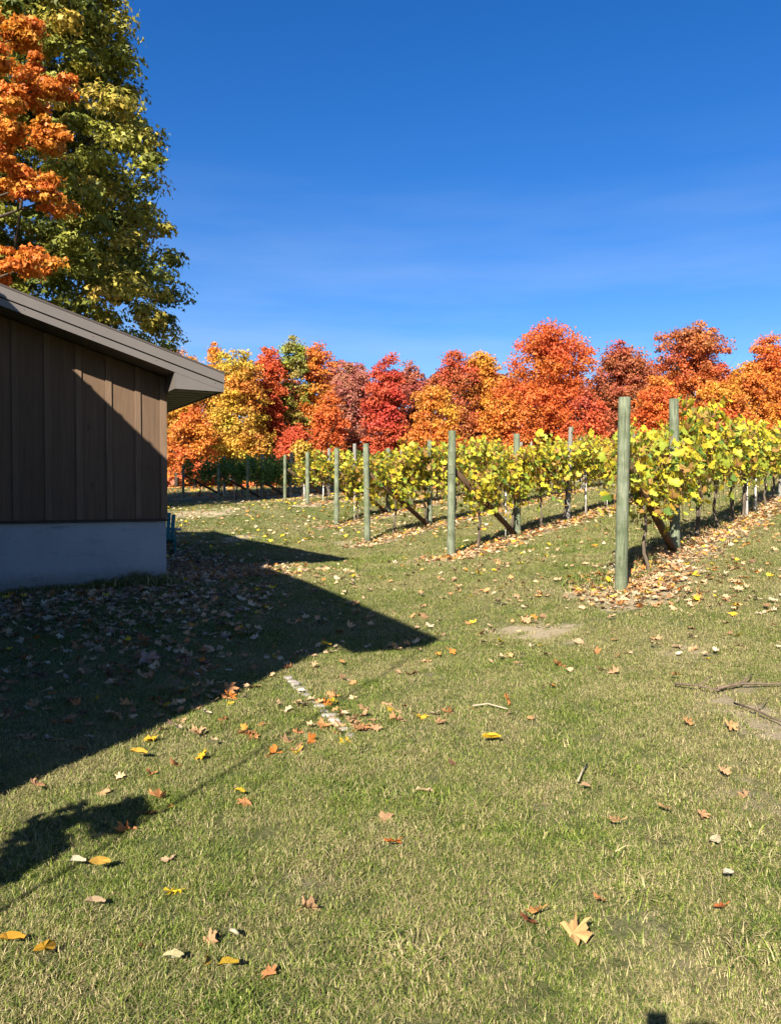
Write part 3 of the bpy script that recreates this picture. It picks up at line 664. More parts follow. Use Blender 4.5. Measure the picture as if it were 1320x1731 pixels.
# ------------------------------------------------------------------ vineyard
ANG = math.atan2(ROWD[1], ROWD[0])
def vine_parts(seed, green=0.0, dens=1.0):
    rg = np.random.default_rng(seed); rd = random.Random(seed)
    trunk = MB(); z = 0; pts = []
    lx, ly = rd.uniform(-.12, .12), 0
    for k in range(8):
        f = k/7; pts.append((lx*math.sin(f*3) + rd.uniform(-.025, .025), rd.uniform(-.03, .03), -.05 + f*1.2))
    trunk.tube(pts, [.034, .028, .024, .025, .022, .021, .022, .020], 7, .15)
    if rd.random() < .6:
        trunk.tube([(.09, .02, -.03), (.05, -.02, .5), (.12, .01, 1.1)], [.014, .011, .009], 6, .15)
    tx, ty, tz = pts[-1]; can = MB()
    for s in (-1, 1):
        can.tube([(tx, ty, tz), (s*.35, ty, tz+.18), (s*.65, 0, tz+.2), (s*.95, .02, tz+.16)], [.018, .014, .011, .007], 6, .15)
    tips = []
    for k in range(34):
        x0 = rd.uniform(-.95, .95); ln = rd.uniform(.35, 1.15); up = rd.random() < .46
        sx, sy = rd.uniform(-.35, .35), rd.uniform(-.32, .32)
        p0 = Vector((x0, 0, tz+.18)); 
        if up: p1 = p0 + Vector((sx*.5, sy*.5, ln*.45)); p2 = p0 + Vector((sx, sy, ln*.72))
        else: p1 = p0 + Vector((sx*.6, sy*.9, ln*.12)); p2 = p0 + Vector((sx, sy, -ln*.62))
        can.tube([p0, p1, p2], [.008, .006, .0035], 4); tips.append((p0, p1, p2))
    P = []; Nn = []
    n = int(600*dens)
    for k in range(n):
        p0, p1, p2 = tips[rd.randrange(len(tips))]; f = rd.random()**.8
        q = (p0.lerp(p1, f*2) if f < .5 else p1.lerp(p2, f*2-1))
        P.append((q.x+rd.gauss(0, .10), q.y+rd.gauss(0, .10), q.z+rd.gauss(0, .09)))
        side = 1 if q.y + rd.gauss(0, .12) > 0 else -1
        Nn.append((rd.gauss(0, .5), side*rd.uniform(.3, 1.0), rd.gauss(.35, .45)))
    P = np.array(P); Nn = np.array(Nn); n = len(P)
    ye = np.array([.70, .58, .045]); yg = np.array([.47, .54, .07]); gr = np.array([.15, .25, .04]); br = np.array([.45, .25, .07]); go = np.array([.70, .42, .05])
    col = np.empty((n, 3)); u = rg.uniform(0, 1, n) - green
    for k in range(n):
        col[k] = ye if u[k] > .56 else (yg if u[k] > .30 else (gr if u[k] > .22 else (br if (u[k] > .06 or green) and green < .5 else (go if green < .5 else gr))))
    col *= (1+rg.normal(0, .13, n))[:, None]
    lf = leaf_cloud('foliage', lobed(GRAPE, .35, .05, 1.7), P, Nn, rg.uniform(.085, .19, n), np.abs(col), M['vine_leaf'])
    return trunk.mesh('trunk', M['vinebark'], True), can.mesh('canes', M['cane'], True), lf
VAR = [vine_parts(50+i, 0.0, [1.1, .8, 1.2, .6, 1.0][i]) for i in range(5)]
VAR_SHADED = [vine_parts(80+i, .55, 1.05) for i in range(3)]  # copies for the shaded far rows, tree shade put into the leaf colour
st = MB().tube([(0, 0, -.1), (.01, .005, 1.15)], .014, 6).mesh('stake', M['stake'], True)
st2 = MB().tube([(0, 0, -.1), (-.02, 0, .85)], .02, 6).mesh('stake', M['stake'], True)
def inview(x, y, mg=.07):
    return y > 2 and abs(x/y) < .508+mg
ORD = ['first', 'second', 'third', 'fourth', 'fifth', 'sixth', 'seventh', 'eighth', 'ninth', 'tenth', 'eleventh', 'twelfth', 'thirteenth', 'fourteenth', 'fifteenth', 'sixteenth', 'seventeenth', 'eighteenth', 'nineteenth', 'twentieth']
def post_mesh(h, r, taper, rd, mat):
    mb = MB(); n = 22; z = -.35; zs = [z, 0, .02] + [h*k/9 for k in range(1, 9)] + [h-.012, h]
    bx, by = rd.uniform(-.01, .01), rd.uniform(-.01, .01)
    pts = [(bx*(q/h), by*(q/h), q) for q in zs]; rr = [r*(1-taper*max(q, 0)/h) * (1 if q < h-.001 else .93) for q in zs]
    random.seed(rd.randrange(9999)); mb.tube(pts, rr, n, .012)
    return mb.mesh('pole', mat, True)
T2 = {'first': 2.79, 'second': 3.11, 'third': 3.02, 'fourth': 2.93}
rowname = lambda r: 'nearest' if r == 'first' else r + ' nearest'
for ri, (rn, ex, ey, ptop) in enumerate(ROWS):
    rd = random.Random(40+ri)
    zb = hz(ex, ey); h = ztop(ptop, ey)-zb
    ep = empty('end_post', (ex, ey, zb), R(rd.uniform(0, 360)), label='green grey round end post with brown brace, %s vine row' % rowname(rn), cat='post', group='end posts of the vine rows')
    ep.rotation_euler.z = ANG
    lean = (rd.uniform(-.012, .012), rd.uniform(-.012, .012))
    po = link('pole', post_mesh(h, .079 if ri < 5 else .07, .06, rd, M['post']), ep); po.rotation_euler = (lean[0], lean[1], rd.uniform(0, 6))
    t2 = T2.get(rn, 3.0); x2, y2 = ex+ROWD[0]*t2, ey+ROWD[1]*t2; dz = hz(x2, y2)-zb
    MB().tube([(.07, 0, h*.70), (t2*.5, 0, (h*.70+dz+.02)/2), (t2-.10, 0, dz+.02)], [.058, .060, .058], 12, .03).build('brace', M['brace'], ep, smooth=True)
    if ri < 3:
        for (zz, aa) in ((.72, 3.6), (.20, 3.9), (.17, 4.3)):
            ca, sa = math.cos(aa), math.sin(aa)
            MB().tube([(.076*ca, .076*sa, h*zz), (.086*ca, .086*sa, h*zz-.006)], .007, 6).build('staple', M['screw'], ep)
        wr = MB(); r_ = .0815
        wr.tube([(r_*math.cos(k*.3927), r_*math.sin(k*.3927), h*.655+.008*math.sin(k)) for k in range(17)], .0022, 4); wr.build('wire_wrap', M['wire'], ep)
    # line posts
    ts = [t2]; tt = t2
    if rn == 'first': ts += [9.4, 15.4, 21.4, 27.4]
    elif rn == 'second': ts += [6.27, 12.4, 18.5, 24.6, 30.7]
    else: ts += [t2+6.1*k for k in range(1, 6)]
    for k, t_ in enumerate(ts):
        x, y = ex+ROWD[0]*t_, ey+ROWD[1]*t_
        if not inview(x, y): continue
        z = hz(x, y); second = k == 0
        hh = {('first', 0): ztop(674, y)-z, ('second', 0): ztop(733, y)-z, ('second', 1): ztop(722, y)-z, ('third', 0): ztop(745, y)-z}.get((rn, k), 2.15 if not second else 2.25)
        lp = link('line_post', post_mesh(hh, (.078 if second else .060), .08, rd, M['post'] if second and ri < 4 else M['greypost']))
        lp.location = (x, y, z); lp.rotation_euler = (rd.uniform(-.03, .03), rd.uniform(-.03, .03), rd.uniform(0, 6))
        tag(lp, '%s leaf hidden line post behind the end post, %s vine row' % (ORD[k], rowname(rn)), 'post', 'line posts standing inside the vine rows')
    # wires
    wt_ = empty('trellis_wires', (ex, ey, zb), label='pair of thin trellis wires strung along the %s vine row' % rowname(rn), cat='wire', group='trellis wires of the vine rows')
    for wz in (1.12, 1.62):
        mb = MB(); pts = []
        for k in range(0, 31):
            t_ = .07+k*1.0; x, y = ex+ROWD[0]*t_, ey+ROWD[1]*t_
            pts.append((x-ex, y-ey+.08, hz(x, y)+wz-zb))
        mb.tube(pts, .0028, 4); mb.build('wire', M['wire'], wt_, smooth=True)
    # vines
    t_ = 1.18; k = 0; shade = ri >= 6
    L_ = 34 if ri < 4 else 26
    while t_ < L_ and k < 19:
        x, y = ex+ROWD[0]*t_ - ROWN[0]*.0, ey+ROWD[1]*t_
        if inview(x, y, .12) and (rd.random() > .11 or k == 0):
            vs = VAR_SHADED if (shade) else VAR
            tr, cn, lf = vs[rd.randrange(len(vs))]
            o = empty('grapevine', (x, y, hz(x, y)), ANG + (math.pi if rd.random() < .5 else 0) + rd.uniform(-.05, .05))
            tag(o, '%s grapevine from the end post, %s vine row, %s leaves' % (ORD[k], rowname(rn), 'shade coloured green' if shade else 'yellow'), 'grapevine', 'grapevines trained along the rows')
            s = rd.uniform(.95, 1.12); sz_ = s*rd.uniform(.90, 1.14)
            if shade: sz_ *= .90
            elif ri >= 4: sz_ *= .84
            if ri < 4: sz_ *= .94
            o.scale = (s, s, sz_)
            link('trunk', tr, o); link('canes', cn, o); link('foliage', lf, o)
            if rd.random() < .42:
                q = link('stake', st if rd.random() < .7 else st2, o); q.location = (rd.uniform(-.25, .25), rd.uniform(-.05, .05), 0)
        t_ += 1.62 + rd.uniform(-.08, .08); k += 1

# ------------------------------------------------------------------ chair beside the shed
def chair():
    x, y = at(277, 18.6), 18.6
    t = empty('garden_chair', (x, y, hz(x, y)), R(-165), label='teal slatted garden chair half hidden behind the shed corner', cat='chair')
    T = M['teal']
    for s in (-1, 1):
        MB().box(s*.27-.02, s*.27+.02, .30, .40, 0, .56).build('leg', T, t, bevel=.004)
        MB().poly([(s*.25-.02,-.45,0),(s*.25+.02,-.45,0),(s*.25+.02,-.33,0),(s*.25-.02,-.33,0),(s*.25-.02,.42,.28),(s*.25+.02,.42,.28),(s*.25+.02,.42,.38),(s*.25-.02,.42,.38)],
                  [(0,1,2,3),(4,5,6,7),(0,1,5,4),(1,2,5),(2,6,5),(2,3,7,6),(3,0,4,7)]).build('leg', T, t)
        MB().box(s*.33-.07, s*.33+.07, -.36, .45, .561, .585).build('armrest', T, t, bevel=.004)
    for k in range(6):
        MB().box(-.27, .27, -.15+k*.1, -.06+k*.1, .262+.017*k, .281+.017*k).build('seat_slat', T, t)
    for k in range(5):
        u = k-2; hh = .80-.05*abs(u)
        m = MB().poly([(u*.085-.036,-.13,.22),(u*.085+.036,-.13,.22),(u*.085+.036,-.11,.22),(u*.085-.036,-.11,.22),
                   (u*.115-.05,-.42,.22+hh),(u*.115+.05,-.42,.22+hh),(u*.115+.05,-.40,.22+hh),(u*.115-.05,-.40,.22+hh)],
                  [(0,3,2,1),(4,5,6,7),(0,1,5,4),(1,2,6,5),(2,3,7,6),(3,0,4,7)])
        m.build('back_slat', T, t)
    MB().box(-.29, .29, -.34, -.315, .53, .60).build('back_rail', T, t)
chair()
x, y = at(305, 21), 21.0
stk = MB(); rd = random.Random(3)
for k in range(38):
    a = rd.uniform(-.45, .45); b = rd.uniform(-.3, .3); hgt = rd.uniform(.4, 1.0); p0 = (rd.uniform(-.3, .3), rd.uniform(-.2, .2), 0)
    stk.tube([p0, (p0[0]+a*.3, p0[1]+b*.3, hgt*.6), (p0[0]+a*.8, p0[1]+b*.8, hgt)], [.004, .003, .0015], 4)
o = stk.build('dry_stalks', M['straw']); o.location = (x-.05, y, hz(x, y)); tag(o, 'wispy dry plant stalks rising beside the teal chair', 'plant')

# ------------------------------------------------------------------ fallen leaves
def curled(spec, seed, amt=.35):
    rd = random.Random(seed); V, Fc = lobed(spec, rd.uniform(.1, .5)*amt*2, rd.uniform(.03, .08), rd.uniform(1, 3))
    fold = rd.uniform(-.4, 1.1)*amt*1.5; cx_ = rd.uniform(-1.0, 1.2)*amt*1.6; cy_ = rd.uniform(-.6, 1.2)*amt
    V = [(x*rd.uniform(.82, 1.08), y*rd.uniform(.85, 1.08), z + fold*abs(y)*.8 + cx_*x*x + cy_*x*y + rd.uniform(-.05, .05)) for x, y, z in V]; return V, Fc
TM = [curled(MAPLE, i, .22+.05*i) for i in range(9)]; TO = [curled(OVAL, 20+i, .5) for i in range(3)]; SMALL = (lobed(GRAPE[::2], .5, .08, 1.1, False))
TAN = (.56,.36,.19); TANO = (.58,.28,.11); BRO = (.27,.15,.075); CRE = (.60,.46,.28); YLW = (.80,.54,.03); ORF = (.68,.24,.04); PUR = (.36,.23,.17)
PAL = np.array([TAN, TANO, BRO, CRE, YLW, ORF, PUR])
LP = []      # x, y, size, palette index
rg = np.random.default_rng(77)
def add_leaves(xs, ys, size, wts):
    w_ = np.array(wts, float); w_ /= w_.sum()
    k = rg.choice(len(PAL), len(xs), p=w_)
    for a, b, c in zip(xs, ys, k): LP.append((a, b, rg.uniform(.65, 1.3)*size, c))
# under the rows
for ri, (_, ex, ey, _p) in enumerate(ROWS):
    n = [2500, 2200, 1900, 1500, 800, 600, 200, 200, 200][ri]; t_ = rg.uniform(-.9, 15, n) if ri < 4 else rg.uniform(-.5, 14, n)
    q = rg.normal(.15, .32, n)
    add_leaves(ex+ROWD[0]*t_+ROWN[0]*q, ey+ROWD[1]*t_+ROWN[1]*q, (.088 if ri == 0 else .105), [5, 4, 1.5, 3, 1, 1, .3])
# pile at the foot of the nearest post
for (px, py, n, s) in [(1085, 990, 130, .22), (1010, 1003, 60, .3), (1195, 1022, 30, .25), (640, 1225, 9, .2), (885, 1058, 9, .12), (575, 1235, 14, .12), (545, 1195, 8, .1), (385, 1178, 9, .15), (700, 1100, 9, .12), (420, 1258, 8, .2), (1290, 985, 26, .4), (1310, 1020, 12, .3), (820, 938, 70, .7), (700, 900, 90, 1.3), (1130, 985, 90, .55), (930, 985, 30, .7), (1200,1080,6,.3), (450,960,40,.5),(430,1245,6,.16),(500,1268,4,.12),(230,1350,5,.25),(210,1330,3,.12),(590,1230,6,.2),(430,1600,3,.12),(330,1500,3,.4),(735,1250,4,.3),(250,1265,5,.2)]:
    x, y = ground_at(px, py); add_leaves(x+rg.normal(0, s, n), y+rg.normal(0, s*1.2, n), .092, [5, 5, 1, 3, .6, 1, 0])
# shade litter before and beside the shed
n = 3600; xs = rg.uniform(-6.5, -1.5, n); ys = rg.uniform(6.2, 11.8, n)
dn = np.exp(-((xs+4.6)/1.5)**2-((ys-9.9)/1.3)**2) + .30
kp = rg.uniform(0, 1, n) < dn; add_leaves(xs[kp], ys[kp], .11, [7, 2, 1.5, 6, .35, .2, 3])
n = 3800; f = rg.uniform(0, 1, n); off = np.abs(rg.normal(0, 1.0, n)); xs = -3.44-.5*f*9+.866*off+.3; ys = 11.8+.866*f*9+.5*off
add_leaves(xs, ys, .11, [6, 4, 2, 2.5, .2, .3, 4])
n = 420; xs = rg.uniform(-3.2, .1, n); ys = rg.uniform(5, 15, n); kp = xs < -.2-.12*(ys-8)**2*.1; add_leaves(xs[kp], ys[kp], .10, [6, 2, 1.5, 5, .5, .2, 2])
n = 60; ys = rg.uniform(4.6, 7.5, n); add_leaves(-1.75+.42*(ys-4.4)-rg.uniform(.1, 1.6, n), ys, .10, [4, 2, 3, 2, .5, .3, 4])
# far lawn dotted with small yellow leaves
n = 2000; xs = rg.uniform(-10.5, 2.5, n); ys = rg.uniform(19.5, 37, n); add_leaves(xs, ys, .13, [3, 1, .3, 6, 3, .5, 0])
n = 900; xs = rg.uniform(-3, 15, n); ys = rg.uniform(10, 34, n); add_leaves(xs, ys, .115, [5, 3, .5, 3, 2, 1, 0])
# red and orange litter under the far trees
n = 6500; xs = rg.uniform(-34, 44, n); ys = rg.uniform(38, 84, n); add_leaves(xs, ys, .24, [2, 5, .5, .5, 2, 9, 0])
# open lawn
n = 420; ys = rg.uniform(2.0, 13, n)**1; xs = ys*rg.uniform(-.62, .66, n)
kp = (rg.uniform(0, 1, n) < .05*np.maximum(ys-3.2, 0)) & (ys > 3.4); add_leaves(xs[kp], ys[kp], .085, [5, 4, 1, 3, .5, .7, 0])
n = 700; ys = rg.uniform(6.5, 14, n); xs = ys*rg.uniform(.02, .66, n); kp = rg.uniform(0, 1, n) < .35; add_leaves(xs[kp], ys[kp], .10, [5, 3, 1, 4, .5, .6, 0])
LP = np.array(LP)
def inside(x, y):
    res = np.zeros(len(x), bool)
    for (cx, cy, dg, W_, L_) in ((-3.44, 11.8, 30, 7.0, 7.6), (-3.02, 1.11, 23.5, 8, 8.2)):
        c, s = math.cos(R(dg)), math.sin(R(dg)); a = (x-cx)*c+(y-cy)*s; b = -(x-cx)*s+(y-cy)*c
        res |= (a < .04) & (a > -W_) & (b > -.06) & (b < L_)
    return res
LP = LP[~inside(LP[:, 0], LP[:, 1])]
vis = np.abs(LP[:, 0]/LP[:, 1]) < .53
app = LP[:, 2]/LP[:, 1]*vis*((LP[:, 1] > 2.3))
order = np.argsort(-app); HEROES = 34; single = order[:300-HEROES]; rest = order[300-HEROES:]
leafmesh = []
for i, (V, Fc) in enumerate(TM+TO):
    me = bpy.data.meshes.new('fallen_leaf'); me.from_pydata(V, [], Fc); me.materials.append(M['one_leaf']); me.update(); leafmesh.append(me)
NAMES = ['tan', 'orange tan', 'dark brown', 'cream', 'yellow', 'orange', 'purplish brown']
SING = []
for q, i in enumerate(single):
    x, y, s, k = LP[i]; k = int(k)
    o = bpy.data.objects.new('fallen_leaf', leafmesh[rg.integers(0, 12) if k in (3, 4) else rg.integers(0, 9)]); C.objects.link(o)
    o.location = (x, y, hz(x, y)+.008+.015*rg.random()); o.scale = (s*1.05,)*3
    o.rotation_euler = (rg.normal(0, .32), rg.normal(0, .32), rg.uniform(0, 6.28))
    v = 1+rg.normal(0, .12); o.color = (*(np.clip(PAL[k]*v, 0, .9)), 1)
    sx, sy = CX+F*x/y, 0
    side = 'left' if sx < 440 else ('middle' if sx < 880 else 'right')
    shd = (y > 4 and x < -.9 and y < 16)
    near = ('in building shade' if shd else 'in the sun')+(' on the nearer lawn' if y < 7.2 else ' past the shadow tip')
    SING.append((o, NAMES[k], near, sx))
from collections import defaultdict
def ordw(k):
    if k <= 20: return ORD[k-1]
    t_, u = divmod(k, 10); T_ = {2: 'twent', 3: 'thirt', 4: 'fort', 5: 'fift', 6: 'sixt', 7: 'sevent', 8: 'eight', 9: 'ninet'}
    return T_.get(t_, 'hundred')+'ieth' if u == 0 else T_.get(t_, 'hundred')+'y-'+ORD[u-1]
gd = defaultdict(list)
for o, c_, near, sx in SING: gd[(c_, near)].append((sx, o))
for (c_, near), lst in gd.items():
    lst.sort(key=lambda q: q[0])
    for r_, (sx, o) in enumerate(lst):
        tag(o, '%s small %s leaf from the left %s' % (ordw(r_+1), c_, near) if len(lst) > 1 else 'the only small %s leaf %s' % (c_, near), 'leaf', 'small %s leaves %s' % (c_, near))
# the rest are one carpet
rl = LP[rest]; parts_v = []
sel = rg.integers(0, 8, len(rl)); far = rl[:, 1] > 16
litter = empty('leaf_litter', (0, 0, 0)); litter.name = 'leaf_litter'; tag(litter, 'countless dry fallen leaves strewn over lawn and along the vine rows', 'leaf litter', kind='stuff')
for g_ in range(9):
    m_ = (far if g_ == 8 else (~far & (sel == g_)))
    L4 = rl[m_]
    if not len(L4): continue
    nn = len(L4); z = H(L4[:, 0], L4[:, 1]) + .02 + rg.uniform(0, .03, nn)
    nr = np.c_[rg.normal(0, .35, nn), rg.normal(0, .35, nn), np.ones(nn)]
    col = PAL[L4[:, 3].astype(int)]*(1+rg.normal(0, .18, nn))[:, None]
    me = leaf_cloud('leaves', SMALL if g_ == 8 else TM[g_], np.c_[L4[:, 0], L4[:, 1], z], nr, L4[:, 2], np.abs(col), M['litter'])
    link('leaves', me, litter, kind='stuff')

HERO = [ # px, py, type, length px, heading deg, tilt x, tilt y, colour, label
 (828,1262,'o',36,5,.1,.1,YLW,'bright yellow oval leaf lying alone in the middle of the lawn'),
 (857,1198,'m',30,70,1.1,.2,(.62,.27,.08),'orange brown maple leaf standing upright beside a pale stick'),
 (405,1348,'o',22,20,.2,.3,YLW,'small bright yellow leaf left of centre'),
 (666,1440,'m',38,140,.5,.4,(.62,.17,.03),'crumpled deep orange maple leaf, centre of the near lawn'),
 (967,1602,'m',66,20,.25,-.15,(.72,.47,.20),'large flat tan maple leaf at the lower right'),
 (908,1566,'m',40,190,.7,.2,(.66,.36,.12),'orange tan folded leaf just left of the large tan maple leaf'),
 (893,1578,'m',36,110,.6,.5,(.22,.08,.035),'dark red brown leaf touching the folded orange tan leaf'),
 (15,1613,'o',50,38,.5,.3,(.74,.42,.04),'golden elongated leaf cut by the left edge'),
 (76,1630,'o',50,60,.8,.3,(.74,.44,.03),'golden upright oval leaf near the lower left corner'),
 (347,1656,'o',36,95,.9,.2,(.62,.42,.05),'ochre curled oval leaf, left one of a pair'),
 (385,1656,'o',38,30,.4,.3,(.68,.48,.04),'ochre yellow broad leaf, right one of a pair'),
 (240,1622,'o',24,80,.6,.6,(.60,.34,.10),'small tan orange leaf between the golden leaf and the ochre pair'),
 (290,1635,'o',42,20,.3,.1,(.62,.60,.32),'pale greenish slender leaf above the ochre pair'),
 (158,1550,'o',38,30,.5,.3,CRE,'cream leaf with a dark shadow at the lower left'),
 (131,1476,'o',28,10,.3,.2,(.72,.68,.48),'cream pointed leaf left of the curled golden one'),
 (168,1483,'o',40,15,1.0,.1,(.66,.44,.08),'thin curled golden leaf right of the cream pointed one'),
 (1228,1500,'o',28,30,.3,.2,(.72,.70,.55),'very pale round leaf at the right'),
 (1208,1440,'o',28,25,.9,.1,(.68,.62,.40),'narrow curled pale leaf at the right'),
 (1123,1383,'m',27,90,.4,.3,(.62,.38,.18),'tan ragged maple leaf right of the bare patch'),
 (1185,1391,'m',27,0,.3,.2,(.60,.37,.19),'flat tan maple leaf, right neighbour of the ragged one'),
 (1043,1408,'m',34,160,.6,.2,(.62,.40,.20),'curled tan leaf left of the bare patch'),
 (988,1343,'o',20,20,.4,.3,(.64,.42,.24),'small tan oval leaf below the leaning pale stick'),
 (1220,1320,'m',28,10,.3,.2,(.66,.42,.22),'tan maple leaf above the bright green weeds'),
 (1232,1240,'m',32,0,.4,.1,(.64,.40,.18),'tan maple leaf beside the thin dark twig'),
 (1160,1233,'m',22,40,.6,.1,(.60,.34,.14),'tan leaf tipped on edge left of the dark twig'),
 (1220,1557,'m',28,180,.3,.3,(.60,.20,.06),'reddish orange torn leaf at the lower right'),
 (1015,1545,'m',28,130,.5,.2,(.58,.27,.10),'orange brown torn leaf above the large tan maple leaf'),
 (233,1288,'o',32,10,.5,.2,(.74,.42,.05),'golden leaf lying just below the shade edge at left'),
 (287,1382,'o',20,80,.5,.2,(.64,.46,.08),'small ochre leaf on the thin cable shadow'),
 (885,1058,'m',26,10,.4,.1,(.64,.42,.22),'tan leaf pile top on the sandy spot behind the lawn centre'),
 (245,1125,'m',46,10,.5,.1,(.50,.36,.28),'large pale leaf in the deep shade before the shed'),
 (60,1343,'m',30,80,.5,.3,(.60,.36,.18),'tan leaf at the shade edge by the left border'),
 (385,1178,'m',34,20,.6,.2,(.60,.32,.14),'orange tan leaf on the shade edge before the shed'),
 (550,1100,'o',20,10,.3,.2,YLW,'yellow leaf in the notch of the house shadow'),
]
for (px, py, ty, ln, hd, ta, tb, col, lab) in HERO:
    x, y = ground_at(px, py); me = leafmesh[rg.integers(0, 4)] if ty == 'm' else leafmesh[9+rg.integers(0, 3)]
    o = bpy.data.objects.new('fallen_leaf', me); C.objects.link(o)
    s = ln/F*y*(1.0)
    o.location = (x, y, hz(x, y)+.035+.25*s*abs(math.sin(ta))); o.scale = (s, s*(.95 if ty == 'm' else (.72 if ln > 30 else 1.0)), s); o.rotation_euler = (ta, tb, R(hd)); o.color = (*col, 1)
    tag(o, lab, 'leaf')
# twigs and sticks
def stick(px, r, mat, lab, fork=False, name='twig'):
    pts = []
    for k, (a, b) in enumerate(px):
        x, y = ground_at(a, b); pts.append((x, y, hz(x, y)+.035+.012*(k % 2)))
    x0, y0, z0 = pts[0]; p = [(a-x0, b-y0, c-z0) for a, b, c in pts]
    mb = MB(); mb.tube(p, [r*(1-.12*k) for k in range(len(p))], 6, .15)
    if fork:
        q = Vector(p[1]); mb.tube([q, q+Vector((.12, .10, .03)), q+Vector((.2, .22, .02))], [r*.6, r*.5, r*.3], 5, .1)
    o = mb.build(name, mat, smooth=True); o.location = (x0, y0, z0); tag(o, lab, 'stick')
stick([(798, 1203), (825, 1203), (858, 1207)], .007, M['straw'], 'pale straight stick beside the upright orange brown leaf', name='stick')
stick([(976, 1332), (984, 1318), (992, 1306)], .006, M['straw'], 'short pale stick leaning above the small tan oval leaf', name='stick')
stick([(1140, 1164), (1180, 1171), (1215, 1175)], .008, M['twig'], 'grey forked twig, left one of the line at the right', True)
stick([(1212, 1172), (1250, 1167), (1290, 1167), (1330, 1168)], .011, M['twig'], 'thicker brown twig lying across the right edge', True)
stick([(1240, 1200), (1275, 1212), (1305, 1226), (1335, 1240)], .008, M['twig'], 'thin dark twig slanting over the sandy spot at right', True)
stick([(390, 1590), (397, 1597), (403, 1601)], .008, M['straw'], 'stubby pale stick near the lower left', name='stick')
# half buried edging
ed = None; rd = random.Random(8); P0 = ground_at(488, 1148); P1 = ground_at(592, 1248)
ed = empty('stone_edging', (P0[0], P0[1], hz(*P0)), label='half buried broken line of pale edging stones in the lawn by the shadow tip', cat='edging')
for k in range(15):
    f = k/14; x = P0[0]+(P1[0]-P0[0])*f; y = P0[1]+(P1[1]-P0[1])*f
    sx_, sy_ = rd.uniform(.035, .06), rd.uniform(.025, .05); z = hz(x, y)-hz(*P0)+.012
    a = rd.uniform(0, 3.1); n = 7; pts = []
    for j in range(n): r_ = rd.uniform(.8, 1.15); pts.append((x-P0[0]+math.cos(a+j*6.283/n)*sx_*r_, y-P0[1]+math.sin(a+j*6.283/n)*sy_*r_))
    tz_ = rd.uniform(-.006, .008)
    MB().poly([(p[0], p[1], z-.04) for p in pts]+[(p[0], p[1], z+tz_) for p in pts]+[((p[0]-(x-P0[0]))*.75+x-P0[0], (p[1]-(y-P0[1]))*.75+y-P0[1], z+tz_+.008) for p in pts],
              [(j, (j+1) % n, (j+1) % n+n, j+n) for j in range(n)]+[(j+n, (j+1) % n+n, (j+1) % n+2*n, j+2*n) for j in range(n)]+[tuple(range(2*n, 3*n))]).build('stone', M['stone'], ed)

# ------------------------------------------------------------------ grass
def bladmat():
    m, n, _, L = newmat('grass blades')
    g = N(n, 'ShaderNodeNewGeometry'); dry = lawn_tint(n, g.outputs['Position'])
    a = N(n, 'ShaderNodeAttribute', attribute_name='col')
    sp = N(n, 'ShaderNodeSeparateColor'); L.new(a.outputs['Color'], sp.inputs[0])
    gr = ramp(n, [(0, (.026, .052, .008)), (.5, (.124, .172, .026)), (1, (.27, .30, .055))]); L.new(sp.outputs[0], gr.inputs[0])
    sw = ramp(n, [(0, (.18, .14, .06)), (1, (.46, .39, .19))]); L.new(sp.outputs[0], sw.inputs[0])
    dr = N(n, 'ShaderNodeMath', operation='LESS_THAN'); L.new(sp.outputs[1], dr.inputs[0])
    L.new(math_(n, 'ADD', math_(n, 'MULTIPLY', dry, .64), .05), dr.inputs[1])
    c = mixc(n, dr.outputs[0], gr.outputs[0], sw.outputs[0])
    p = N(n, 'ShaderNodeBsdfPrincipled'); p.inputs['Roughness'].default_value = .6; p.inputs['Specular IOR Level'].default_value = .25
    t = N(n, 'ShaderNodeBsdfTranslucent'); mx = N(n, 'ShaderNodeMixShader'); mx.inputs[0].default_value = .3
    L.new(c, p.inputs['Base Color']); L.new(c, t.inputs[0]); o = N(n, 'ShaderNodeOutputMaterial')
    L.new(p.outputs[0], mx.inputs[1]); L.new(t.outputs[0], mx.inputs[2]); L.new(mx.outputs[0], o.inputs[0]); return m
M['blade'] = bladmat()
tc_ = bpy.data.collections.new('grass_tufts')
def tuft(seed, nb=52, rad=.055, hgt=.0175, wd=.0013, lie=2.4):
    rg = np.random.default_rng(seed); V = []; Fc = []; col = []
    for k in range(nb):
        a = rg.uniform(0, 6.283); r_ = rad*math.sqrt(rg.uniform(0, 1)); x, y = r_*math.cos(a), r_*math.sin(a)
        h_ = hgt*rg.uniform(.45, 1.25); d = rg.uniform(0, 6.283); l = h_*rg.uniform(.1, lie)*1.2; dx, dy = math.cos(d), math.sin(d); wx, wy = -dy*wd, dx*wd
        b = len(V)
        V += [(x-wx, y-wy, -.006), (x+wx, y+wy, -.006), (x+dx*l*.4-wx*.8, y+dy*l*.4-wy*.8, h_*.62), (x+dx*l*.4+wx*.8, y+dy*l*.4+wy*.8, h_*.62), (x+dx*l, y+dy*l, h_*(.95 if rg.random() < .6 else .6))]
        Fc += [(b, b+1, b+3, b+2), (b+2, b+3, b+4)]
        c = (rg.random(), rg.random(), 0, 1); col += [c]*5
    me = bpy.data.meshes.new('tuft'); me.from_pydata(V, [], Fc); me.materials.append(M['blade'])
    at_ = me.attributes.new('col', 'FLOAT_COLOR', 'POINT'); at_.data.foreach_set('color', np.array(col, np.float32).ravel())
    o = bpy.data.objects.new('tuft', me); tc_.objects.link(o)
for i in range(6): tuft(900+i)
